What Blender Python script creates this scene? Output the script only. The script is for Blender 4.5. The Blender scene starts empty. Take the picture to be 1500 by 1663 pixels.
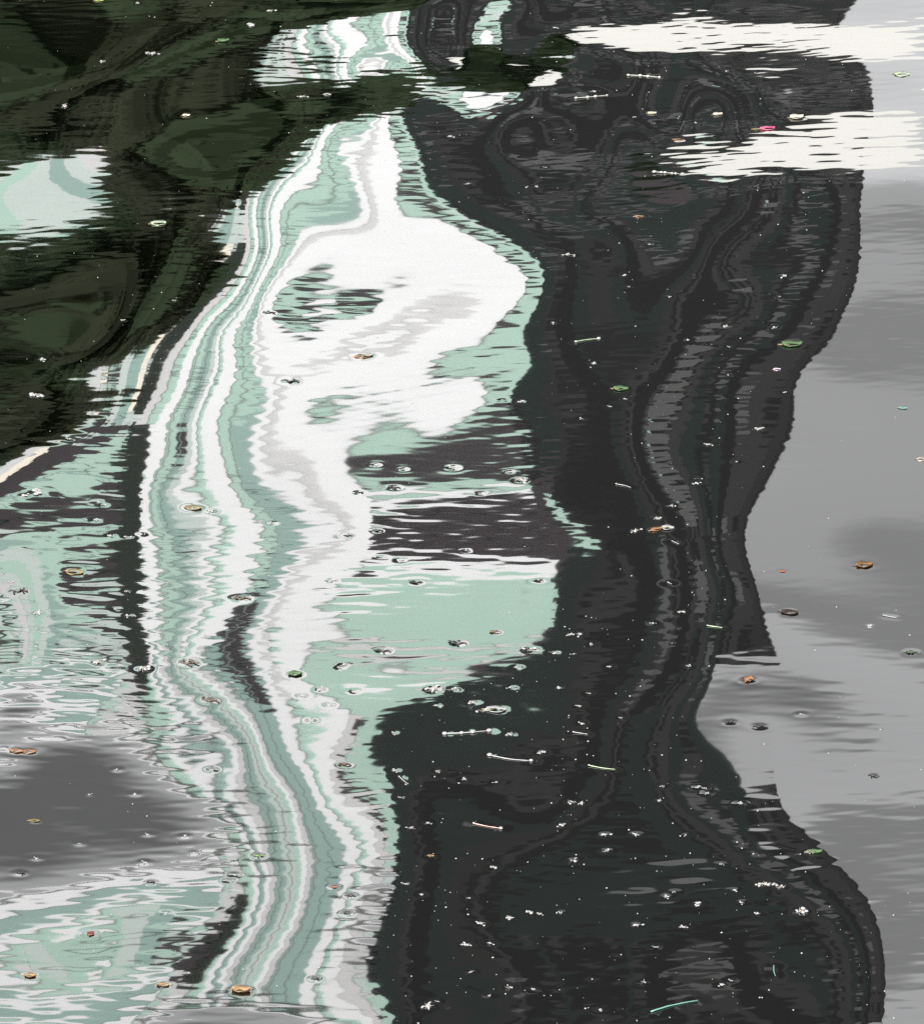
import bpy, bmesh, math, random
import numpy as np
from mathutils import Vector, Matrix
random.seed(3); rs = np.random.RandomState(11)
SC = bpy.context.scene; COLL = SC.collection

# ------------------------------------------------------------------ camera, sky, sun, exposure
cam_data = bpy.data.cameras.new('camera'); cam = bpy.data.objects.new('camera', cam_data); COLL.objects.link(cam)
cam.location = (0, 0, 5.0); cam.rotation_euler = (math.radians(90 - 21.0), 0, 0)
cam_data.sensor_fit = 'VERTICAL'; cam_data.angle = math.radians(10.5)
cam_data.clip_start = 0.1; cam_data.clip_end = 6000
SC.camera = cam
SUN_ELEV, SUN_AZ = math.radians(42), math.radians(205)      # azimuth clockwise from +Y: sun behind the camera, a little to the left
world = bpy.data.worlds.new('World'); SC.world = world; world.use_nodes = True
wt = world.node_tree; wt.nodes.clear()
def wn(t, **k):
    n = wt.nodes.new(t)
    for a, b in k.items(): setattr(n, a, b)
    return n
sky = wn('ShaderNodeTexSky', sky_type='NISHITA', sun_disc=False, sun_elevation=SUN_ELEV, sun_rotation=SUN_AZ, air_density=1.0, dust_density=1.6, ozone_density=1.0)
hs = wn('ShaderNodeHueSaturation'); hs.inputs['Saturation'].default_value = 0.03
bg = wn('ShaderNodeBackground'); bg.inputs['Strength'].default_value = 0.15
out = wn('ShaderNodeOutputWorld')
# a thin sheet of cloud low over the horizon, clear and darker sky above its edge, all slightly streaked
tc = wn('ShaderNodeTexCoord'); mp = wn('ShaderNodeMapping'); mp.inputs['Scale'].default_value = (3.0, 3.0, 14.0)
nz = wn('ShaderNodeTexNoise'); nz.inputs['Scale'].default_value = 2.0; nz.inputs['Detail'].default_value = 5; nz.inputs['Roughness'].default_value = 0.5
sx = wn('ShaderNodeSeparateXYZ'); ad = wn('ShaderNodeMath', operation='MULTIPLY_ADD'); ad.inputs[1].default_value = 0.016
off = wn('ShaderNodeMath', operation='ADD'); off.inputs[1].default_value = -0.008
cr = wn('ShaderNodeValToRGB'); cr.color_ramp.interpolation = 'EASE'
for k, (p_, v_) in enumerate([(0.0, 1.45), (0.318, 1.45), (0.350, 1.02), (0.370, 1.05), (0.379, 0.76), (0.386, 0.76), (0.3905, 1.45), (0.4065, 1.45), (0.4125, 0.50), (1.0, 0.50)]):
    el = cr.color_ramp.elements[k] if k < 2 else cr.color_ramp.elements.new(p_)
    el.position = p_; el.color = (v_ * .6, v_ * .6, v_ * .6, 1)
mul = wn('ShaderNodeMix', data_type='RGBA', blend_type='MULTIPLY'); mul.inputs[0].default_value = 1.0
wl = wt.links.new
wl(tc.outputs['Generated'], mp.inputs['Vector']); wl(mp.outputs['Vector'], nz.inputs['Vector']); wl(tc.outputs['Generated'], sx.inputs[0])
wl(nz.outputs['Fac'], ad.inputs[0]); wl(sx.outputs['Z'], ad.inputs[2]); wl(ad.outputs[0], off.inputs[0]); wl(off.outputs[0], cr.inputs['Fac'])
wl(sky.outputs['Color'], hs.inputs['Color']); wl(hs.outputs['Color'], mul.inputs[6]); wl(cr.outputs['Color'], mul.inputs[7])
wl(mul.outputs[2], bg.inputs['Color']); wl(bg.outputs['Background'], out.inputs['Surface'])
sun_d = bpy.data.lights.new('sun', 'SUN'); sun_d.energy = 4.2; sun_d.angle = math.radians(0.5); sun_d.color = (1.0, 0.98, 0.95)
sun = bpy.data.objects.new('sun', sun_d); COLL.objects.link(sun)
sdir = Vector((math.sin(SUN_AZ) * math.cos(SUN_ELEV), math.cos(SUN_AZ) * math.cos(SUN_ELEV), math.sin(SUN_ELEV)))
sun.rotation_euler = sdir.to_track_quat('Z', 'Y').to_euler()
SC.view_settings.view_transform = 'Standard'; SC.view_settings.look = 'None'; SC.view_settings.gamma = 1.0
SC.view_settings.use_curve_mapping = False; SC.view_settings.exposure = 2.0
SC.render.engine = 'CYCLES'; SC.cycles.max_bounces = 6; SC.cycles.use_denoising = False
SC.cycles.caustics_reflective = False; SC.cycles.caustics_refractive = False

# ------------------------------------------------------------------ helpers
MATS = {}
def mat(name, col, rough=0.7, spec=0.15, var=0.0, scale=3.0, noise_to=None, sheen=False):
    if name in MATS: return MATS[name]
    m = bpy.data.materials.new(name); m.use_nodes = True; nt = m.node_tree; b = nt.nodes['Principled BSDF']
    b.inputs['Roughness'].default_value = rough; b.inputs['Specular IOR Level'].default_value = spec
    if var > 0:
        t = nt.nodes.new('ShaderNodeTexCoord'); n = nt.nodes.new('ShaderNodeTexNoise'); n.inputs['Scale'].default_value = scale; n.inputs['Detail'].default_value = 5
        r = nt.nodes.new('ShaderNodeMix'); r.data_type = 'RGBA'
        c2 = noise_to or tuple(c * (1 - var) for c in col); c1 = tuple(min(1, c * (1 + var * .5)) for c in col)
        r.inputs[6].default_value = (*c1, 1); r.inputs[7].default_value = (*c2, 1)
        nt.links.new(t.outputs['Object'], n.inputs['Vector']); nt.links.new(n.outputs['Fac'], r.inputs[0]); nt.links.new(r.outputs[2], b.inputs['Base Color'])
    else: b.inputs['Base Color'].default_value = (*col, 1)
    MATS[name] = m; return m
def link_mesh(name, me, m, parent=None, smooth=False):
    if m is not None and not me.materials: me.materials.append(m)
    if smooth: me.polygons.foreach_set('use_smooth', [True] * len(me.polygons))
    o = bpy.data.objects.new(name, me); COLL.objects.link(o)
    if parent is not None: o.parent = parent
    return o
def pyobj(name, v, f, m, parent=None, smooth=False):
    me = bpy.data.meshes.new(name); me.from_pydata([tuple(p) for p in v], [], f); me.update()
    return link_mesh(name, me, m, parent, smooth)
def tag(o, label, cat, group=None, kind=None):
    if label: o['label'] = label
    if cat: o['category'] = cat
    if group: o['group'] = group
    if kind: o['kind'] = kind
    return o
def empty(name, loc, rz=0.0):
    o = bpy.data.objects.new(name, None); o.empty_display_size = 0.05; o.location = loc; o.rotation_euler = (0, 0, rz); COLL.objects.link(o); return o
BOXF = [(0, 1, 2, 3), (7, 6, 5, 4), (0, 4, 5, 1), (1, 5, 6, 2), (2, 6, 7, 3), (3, 7, 4, 0)]
def boxv(x0, x1, y0, y1, z0, z1):
    return [(x0, y0, z0), (x0, y1, z0), (x1, y1, z0), (x1, y0, z0), (x0, y0, z1), (x0, y1, z1), (x1, y1, z1), (x1, y0, z1)]
def boxes(name, lst, m, parent=None):
    v = []; f = []
    for b in lst:
        k = len(v); v += boxv(*b); f += [tuple(i + k for i in q) for q in BOXF]
    return pyobj(name, v, f, m, parent)
def struct(o): o['kind'] = 'structure'; return o

# ------------------------------------------------------------------ water surface: long swell (spline) + capillary ripples
NX, NY = 43,47
X0, DX, Y0, DY = -2.3,0.115,8.9,0.24
COEF = np.array([[int(v) for v in r.split(',')] for r in """-21313,-16010,-11115,-6631,-2567,1067,4250,6958,9157,10810,11887,12373,12286,11683,10664,9361,7919,6477,5157,4055,3241,2754,2605,2780,3232,3878,4593,5222,5598,5561,4973,3742,1826,-773,-4016,-7847,-12201,-17018,-22242,-27832,-33759,-40003,-46557;-21135,-16061,-11393,-7134,-3291,125,3107,5639,7708,9291,10361,10891,10869,10325,9344,8069,6688,5372,4248,3368,2735,2331,2163,2269,2684,3383,4244,5064,5607,5662,5083,3807,1840,-774,-3969,-7682,-11852,-16429,-21371,-26647,-32238,-38132,-44326;-20862,-16012,-11564,-7521,-3890,-680,2101,4448,6359,7831,8854,9400,9438,8963,8033,6786,5439,4227,3310,2686,2245,1900,1665,1651,1979,2694,3702,4743,5475,5614,5023,3697,1697,-894,-3997,-7550,-11502,-15813,-20455,-25408,-30660,-36205,-42041;-20496,-15867,-11632,-7795,-4364,-1350,1238,3396,5127,6445,7368,7892,7976,7575,6723,5533,4191,3055,2344,2011,1762,1426,1089,939,1145,1822,2955,4250,5196,5400,4772,3398,1398,-1124,-4088,-7440,-11140,-15162,-19490,-24112,-29024,-34222,-39706;-20041,-15627,-11600,-7961,-4720,-1888,523,2502,4046,5175,5932,6363,6458,6119,5366,4340,2979,1933,1379,1319,1216,805,383,163,258,825,2002,3544,4710,4971,4299,2908,962,-1435,-4212,-7325,-10748,-14466,-18470,-22759,-27333,-32190,-37333;-19498,-15295,-11471,-8026,-4967,-2304,-52,1772,3152,4090,4627,4861,4881,4566,3899,3176,1842,1031,511,502,447,-120,-493,-663,-611,-165,916,2527,3856,4264,3596,2262,436,-1779,-4326,-7174,-10304,-13710,-17391,-21351,-25593,-30121,-34937;-18876,-14878,-11250,-7994,-5112,-2610,-501,1195,2454,3251,3586,3539,3303,2960,2418,1786,903,379,-110,-637,-769,-1374,-1501,-1607,-1556,-1053,-112,1090,2418,3265,2719,1523,-116,-2103,-4391,-6956,-9788,-12885,-16251,-19894,-23820,-28036,-32545;-18183,-14380,-10943,-7870,-5160,-2814,-840,745,1914,2638,2880,2652,2160,1708,1098,580,28,-589,-1205,-1734,-2189,-2646,-2711,-2778,-2862,-2300,-1309,-372,933,2059,1684,741,-643,-2366,-4376,-6652,-9188,-11987,-15055,-18401,-22035,-25963,-30188;-17429,-13806,-10548,-7650,-5108,-2916,-1075,397,1474,2135,2346,2000,1031,464,-450,-679,-1301,-1666,-2078,-2502,-2928,-3404,-3663,-3995,-4029,-3513,-2610,-1659,-417,647,711,16,-1110,-2552,-4273,-6259,-8510,-11028,-13820,-16896,-20265,-23934,-27907;-16622,-13160,-10063,-7328,-4948,-2910,-1207,150,1121,1661,1761,1445,550,-333,-1198,-1973,-2124,-2445,-2721,-3097,-3385,-3796,-4161,-4301,-4159,-3876,-3195,-2213,-1348,-586,-379,-752,-1539,-2663,-4087,-5793,-7775,-10034,-12576,-15410,-18546,-21989,-25744;-15770,-12446,-9488,-6897,-4666,-2782,-1224,15,908,1364,1282,769,391,-236,-1464,-2102,-2441,-2803,-3214,-3490,-3740,-4174,-4322,-4445,-4351,-3862,-3201,-2811,-2190,-1859,-1521,-1502,-1911,-2707,-3841,-5282,-7014,-9038,-11357,-13981,-16916,-20170,-23744;-14882,-11675,-8831,-6355,-4249,-2506,-1099,10,858,1442,1688,1538,1038,-292,-1286,-1765,-2432,-3081,-3365,-3973,-4253,-4854,-5023,-4494,-4211,-3800,-3715,-3050,-2979,-2509,-2189,-2010,-2165,-2690,-3562,-4758,-6264,-8079,-10205,-12649,-15418,-18518,-21950;-13972,-10863,-8109,-5718,-3699,-2059,-782,181,929,1590,2182,2216,571,469,-871,-1782,-2661,-2987,-3718,-4280,-4780,-4865,-4692,-4660,-4003,-3885,-3507,-3069,-2887,-2592,-2345,-2184,-2254,-2607,-3268,-4250,-5557,-7191,-9155,-11453,-14091,-17074,-20404;-13052,-10033,-7352,-5017,-3043,-1446,-238,598,1126,1459,1691,1755,1263,323,-702,-1629,-2256,-2982,-3719,-4068,-4549,-4843,-4740,-4200,-3726,-3245,-3183,-2958,-2563,-2278,-2131,-2135,-2211,-2460,-2965,-3776,-4919,-6406,-8241,-10427,-12969,-15873,-19141;-12131,-9205,-6592,-4299,-2336,-725,497,1292,1633,1555,1217,1078,1969,385,-433,-1301,-2424,-3289,-4039,-4822,-4943,-4906,-4777,-4434,-3866,-3128,-2488,-2366,-1857,-1906,-1900,-2004,-2080,-2260,-2655,-3343,-4367,-5744,-7485,-9594,-12078,-14942,-18189;-11220,-8399,-5864,-3613,-1653,1,1308,2197,2584,2460,2056,1780,1535,492,-445,-1458,-2385,-3319,-4091,-4510,-4879,-4926,-4638,-4103,-3577,-2872,-2061,-1851,-1499,-1658,-1781,-1884,-1905,-2019,-2345,-2960,-3907,-5214,-6895,-8964,-11427,-14292,-17562;-10330,-7634,-5194,-3007,-1070,613,2023,3109,3772,3880,3345,2327,1687,289,-612,-1601,-2470,-3228,-3981,-4568,-4943,-4858,-4741,-4032,-3595,-2732,-1903,-1300,-1184,-1483,-1692,-1711,-1668,-1745,-2045,-2628,-3537,-4808,-6467,-8532,-11015,-13923,-17259;-9473,-6925,-4607,-2515,-643,1017,2469,3700,4647,5114,4637,2638,1470,338,-641,-1668,-2602,-3364,-4007,-4463,-4733,-4767,-4490,-3949,-3235,-2476,-1590,-1342,-1282,-1503,-1494,-1383,-1341,-1443,-1757,-2339,-3240,-4508,-6180,-8280,-10825,-13820,-17269;-8660,-6285,-4120,-2161,-404,1160,2536,3718,4659,5208,4953,2966,1384,58,-789,-1918,-2731,-3429,-4056,-4336,-4768,-4787,-4560,-4033,-3346,-2638,-1774,-1423,-1391,-1151,-896,-929,-980,-1135,-1474,-2068,-2985,-4281,-6004,-8182,-10832,-13960,-17565;-7898,-5725,-3745,-1957,-363,1033,2220,3167,3802,4000,3689,3064,1521,644,-285,-1470,-2372,-3288,-3917,-4405,-4644,-4633,-4337,-3764,-3521,-2631,-2140,-1726,-1415,-1228,-815,-685,-686,-828,-1166,-1773,-2725,-4085,-5902,-8206,-11008,-14310,-18108;-7192,-5250,-3485,-1901,-509,670,1606,2259,2604,2681,2618,2504,1993,698,-291,-1233,-2225,-3175,-3779,-4331,-4642,-4642,-4330,-3900,-3324,-2648,-2379,-2008,-1583,-1204,-810,-497,-392,-466,-774,-1396,-2409,-3875,-5838,-8317,-11317,-14830,-18847;-6537,-4852,-3330,-1977,-811,139,834,1245,1386,1358,1322,1300,1084,946,-85,-1106,-2191,-3097,-3924,-4373,-4601,-4488,-4287,-3762,-3312,-2651,-2350,-1903,-1500,-978,-677,-202,23,51,-221,-878,-1992,-3616,-5777,-8481,-11717,-15464,-19710;-5918,-4511,-3252,-2147,-1213,-475,35,296,327,194,53,324,669,546,-319,-1165,-2184,-2990,-3797,-4299,-4505,-4397,-3919,-3749,-3163,-2503,-2020,-1588,-1187,-644,-480,338,743,843,563,-177,-1444,-3281,-5695,-8665,-12157,-16142,-20605;-5316,-4193,-3204,-2351,-1642,-1087,-706,-513,-495,-560,-525,8,934,552,-256,-1126,-1972,-3050,-3574,-4015,-4135,-4140,-3873,-3266,-2875,-2392,-1494,-1022,-524,115,702,1303,1833,1940,1591,716,-761,-2868,-5577,-8830,-12575,-16776,-21423;-4707,-3858,-3127,-2513,-2013,-1616,-1321,-1144,-1113,-1197,-1176,-707,-378,579,-78,-721,-1793,-2714,-3581,-3784,-3802,-3677,-3304,-2953,-2614,-2101,-1216,-276,383,1213,2066,2654,3140,3222,2809,1773,31,-2396,-5416,-8934,-12890,-17260,-22042;-4071,-3464,-2958,-2550,-2229,-1972,-1749,-1553,-1439,-1517,-1737,-1654,-892,183,26,-475,-978,-2257,-2879,-3613,-3659,-3399,-2899,-2287,-1973,-1500,-521,193,1523,2305,3255,4148,4509,4594,4159,2930,862,-1904,-5197,-8909,-13002,-17476,-22343;-3391,-2979,-2646,-2390,-2200,-2052,-1904,-1706,-1452,-1318,-1613,-1587,-940,-121,237,-245,-517,-1468,-2285,-2541,-2849,-2704,-2338,-1535,-1124,-694,392,1559,2124,3056,4126,5150,5728,6029,5600,4077,1632,-1415,-4864,-8654,-12794,-17310,-22219;-2656,-2384,-2163,-1991,-1862,-1760,-1658,-1505,-1223,-831,-1172,-1172,-643,-64,512,157,39,-646,-1368,-1865,-1895,-1757,-1238,-877,-354,-173,906,2559,3500,4208,5260,6392,6949,7625,7024,5031,2271,-868,-4293,-8038,-12151,-16664,-21591;-1862,-1673,-1505,-1354,-1213,-1073,-921,-750,-579,-390,-397,-400,-70,465,824,1175,839,8,-479,-689,-893,-702,-571,-322,-90,571,1865,3134,4729,6025,6850,8145,8668,9522,8125,5652,2894,-58,-3307,-6938,-10990,-15480,-20412;-1012,-860,-699,-522,-320,-83,199,552,996,1273,653,750,888,1283,1550,2092,1729,1057,670,400,142,-14,-186,-223,-266,759,1957,3819,5548,6938,8003,9194,10181,10876,8564,6254,3931,1302,-1761,-5287,-9280,-13741,-18671;-116,30,208,428,702,1037,1416,1761,1941,2008,2330,2100,1819,1989,2368,2632,2571,2102,1720,1356,1241,902,870,804,741,1070,2522,3826,5080,7133,7831,8851,9836,10914,9414,7814,5830,3336,351,-3110,-7049,-11477,-16400;799,954,1153,1402,1714,2087,2494,2867,3087,3069,3406,3324,2860,2601,2575,2678,3159,3413,2780,2544,2310,1947,1711,1050,1285,1433,2834,3777,5379,6387,7600,8828,9861,10878,11331,10290,8317,5809,2872,-513,-4385,-8767,-13671;1703,1865,2068,2317,2611,2942,3286,3617,3916,4144,4227,4194,4070,3725,3408,3410,3834,4475,4203,4056,3564,3089,3440,2898,3306,3363,3911,3765,6183,7203,7693,8592,9878,10760,12433,12050,10492,8287,5569,2338,-1425,-5734,-10594;2554,2708,2893,3108,3342,3582,3814,4044,4335,4804,5314,5671,5378,5002,4756,4766,4674,4754,4747,5019,4629,4745,5479,6537,5679,5615,6335,6250,7363,8518,8638,9462,10549,11582,12262,12579,12001,10498,8209,5240,1647,-2540,-7313;3313,3441,3586,3742,3897,4041,4174,4330,4598,5088,5769,6490,6749,6476,6240,6259,6321,6356,6251,5420,6230,5727,5610,5470,6202,7303,8261,8575,8793,8572,9363,10393,11409,12502,12889,13382,13357,12447,10619,7978,4626,629,-3987;3946,4032,4123,4213,4293,4360,4427,4533,4741,5120,5639,6345,7202,7690,7928,7857,8027,7794,7740,7870,7509,5495,6435,6507,8030,8482,8729,9088,9279,9510,10044,10755,11555,12484,13714,14542,14765,14168,12686,10373,7318,3588,-785;4431,4465,4499,4528,4551,4571,4607,4684,4842,5143,5644,6395,7350,8230,8972,9500,10050,10000,9540,9315,9145,7766,8368,8259,7971,8528,8765,9633,9862,9639,10207,11185,12063,12992,14222,15560,15983,15544,14302,12297,9574,6177,2133;4757,4739,4723,4706,4693,4694,4727,4816,4980,5259,5730,6452,7381,8361,9272,10084,10572,11002,11303,11422,11219,9454,9504,10490,10088,10468,10620,10350,10786,11342,11890,12365,13322,14338,15330,16349,16720,16389,15365,13660,11289,8273,4626;4926,4863,4810,4767,4740,4742,4793,4912,5113,5421,5889,6559,7415,8346,9219,9905,10107,9832,9285,9690,11133,12576,12560,11656,10679,10621,11115,11719,11941,11695,11914,12476,13681,15001,16016,16663,16883,16623,15809,14404,12395,9786,6584;4944,4852,4780,4730,4710,4733,4814,4969,5210,5558,6046,6695,7486,8329,9075,9527,9449,8860,8300,8866,10706,12657,12905,11762,10637,10342,10825,11525,11697,11405,11441,12027,13174,14480,15522,16142,16375,16216,15607,14495,12848,10657,7921;4824,4723,4652,4615,4620,4678,4799,4995,5277,5662,6167,6790,7496,8192,8728,8930,8689,8152,7838,8376,9768,11153,11468,10741,9853,9475,9698,10129,10297,10224,10330,10888,11879,13041,14065,14770,15124,15123,14732,13910,12620,10846,8581;4583,4493,4443,4437,4482,4586,4755,4997,5317,5725,6220,6782,7359,7859,8161,8163,7867,7455,7264,7565,8282,8958,9122,8721,8131,7753,7717,7868,8008,8123,8379,8937,9799,10822,11807,12597,13109,13306,13157,12629,11692,10327,8526;4238,4178,4167,4207,4302,4459,4679,4964,5311,5716,6164,6622,7032,7317,7403,7252,6913,6525,6257,6198,6292,6363,6250,5914,5470,5095,4891,4856,4948,5158,5529,6115,6915,7855,8817,9679,10346,10754,10861,10634,10047,9081,7729;3805,3795,3836,3930,4083,4294,4561,4877,5230,5601,5966,6285,6508,6581,6466,6164,5722,5217,4719,4259,3826,3394,2942,2463,1982,1555,1245,1099,1141,1377,1806,2425,3217,4135,5106,6042,6855,7471,7836,7912,7670,7094,6177;3301,3352,3454,3611,3822,4084,4387,4717,5049,5358,5610,5769,5794,5655,5337,4848,4217,3478,2659,1784,885,4,-821,-1567,-2224,-2775,-3187,-3415,-3423,-3198,-2750,-2103,-1289,-347,668,1690,2646,3463,4081,4456,4554,4358,3859;2736,2856,3026,3246,3513,3819,4145,4467,4755,4975,5093,5077,4898,4539,3992,3264,2364,1306,110,-1189,-2533,-3851,-5075,-6160,-7082,-7826,-8371,-8689,-8755,-8559,-8111,-7442,-6588,-5594,-4506,-3380,-2279,-1267,-403,263,695,869,772;2115,2309,2550,2835,3155,3494,3827,4122,4342,4450,4417,4214,3822,3224,2416,1392,154,-1288,-2904,-4643,-6433,-8192,-9843,-11318,-12570,-13566,-14287,-14721,-14860,-14705,-14267,-13577,-12673,-11604,-10421,-9176,-7923,-6718,-5617,-4667,-3909,-3375,-3082""".split(';')], float) / 2e5
def bsp(t):
    i = np.floor(t).astype(int); u = t - i
    return i, np.stack([(1 - u) ** 3 / 6, (3 * u ** 3 - 6 * u ** 2 + 4) / 6, (-3 * u ** 3 + 3 * u ** 2 + 3 * u + 1) / 6, u ** 3 / 6], -1)
def sstep(a, b, x):
    t = np.clip((x - a) / (b - a), 0, 1); return t * t * (3 - 2 * t)
def swell(gx, gy):
    tx = np.clip((gx - X0) / DX, 0, NX - 3 - 1e-6); ty = np.clip((gy - Y0) / DY, 0, NY - 3 - 1e-6)
    ix, Bx = bsp(tx); iy, By = bsp(ty); h = np.zeros(gx.shape)
    for j in range(4):
        for i in range(4): h += COEF[iy + j, ix + i] * By[..., j] * Bx[..., i]
    w = sstep(-2.28, -1.72, gx) * sstep(2.28, 1.72, gx) * sstep(9.0, 9.8, gy) * sstep(19.3, 18.1, gy)
    return h * w, w
SW = [(rs.uniform(.7, 2.6), rs.normal(0, .6), rs.uniform(0, 6.28)) for _ in range(10)]
def outer(gx, gy):
    h = np.zeros(gx.shape)
    for lam, th, ph in SW: h += 0.0045 * lam * np.sin(6.283 / lam * (gx * math.sin(th) + gy * math.cos(th)) + ph) / 1.6
    return h * sstep(14, 4, np.hypot(gx, gy - 13.5))
RIP = []
for k in range(150):
    lam = math.exp(rs.uniform(math.log(.025), math.log(.12))); th = rs.normal(0.05, .27)
    RIP.append((6.2832 / lam * math.sin(th), 6.2832 / lam * math.cos(th), rs.uniform(0, 6.28), rs.normal(0, 1) * lam, k % 5))
ENV = [[(rs.uniform(.5, 2.2) * rs.choice([-1, 1]), rs.uniform(.5, 2.4), rs.uniform(0, 6.28)) for _ in range(4)] for _ in range(5)]
ROUGH = [(-0.89, 12.49, 0.39, 0.58, 0.5), (-0.09, 12.8, 0.3, 0.25, 0.1), (-0.1, 12.09, 0.38, 0.19, 0.4), (-0.22, 12.55, 0.18, 0.16, 0.3), (-0.95, 15.7, 0.73, 1.19, -0.1), (-0.35, 16.11, 0.37, 0.54, 0.5), (-0.23, 15.17, 0.28, 0.43, -0.45), (-0.13, 13.49, 0.37, 0.61, -0.4), (-0.7, 13.18, 0.19, 1.02, -0.2), (-0.71, 11.3, 0.23, 0.38, -0.3), (-0.07, 12.47, 0.24, 0.16, -0.35), (0.98, 12.75, 0.24, 0.69, -0.45), (1.23, 16.51, 0.23, 0.65, -0.2), (0.66, 10.89, 0.27, 0.2, 0.3), (0.62, 11.66, 0.22, 0.32, -0.45), (-0.92, 14.34, 0.34, 0.81, -0.3), (-1.27, 17.05, 0.59, 0.87, -0.3), (-0.61, 11.27, 0.16, 0.41, 0.1), (0.88, 17.13, 0.59, 0.27, 0.7), (1.02, 16.03, 0.37, 0.25, 0.5), (-0.4, 11.12, 0.16, 0.88, -0.25), (0.2, 10.97, 0.4, 0.67, -0.1)]     # gusts: x, y, radius x, radius y, strength
RAMP = 0.000082
def ripples(gx, gy):
    env = []
    for g in ENV:
        e = np.zeros(gx.shape)
        for a, b, p in g: e += np.sin(a * gx * 3.1 + b * gy * 1.9 + p)
        env.append(np.clip(.42 + .30 * e, .04, 1.5))
    amp = np.full(gx.shape, .56)
    for x, y, rx, ry, s in ROUGH: amp += s * np.exp(-((gx - x) / rx) ** 2 - ((gy - y) / ry) ** 2)
    amp = np.clip(amp, .12, 2.2)
    h = np.zeros(gx.shape)
    for kx, ky, p, a, g in RIP: h += a * env[g] * np.sin(kx * gx + ky * gy + p)
    return RAMP * amp * h * sstep(5, 2.4, np.abs(gx)) * sstep(24, 18.8, gy) * sstep(6.5, 9, gy)
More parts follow.
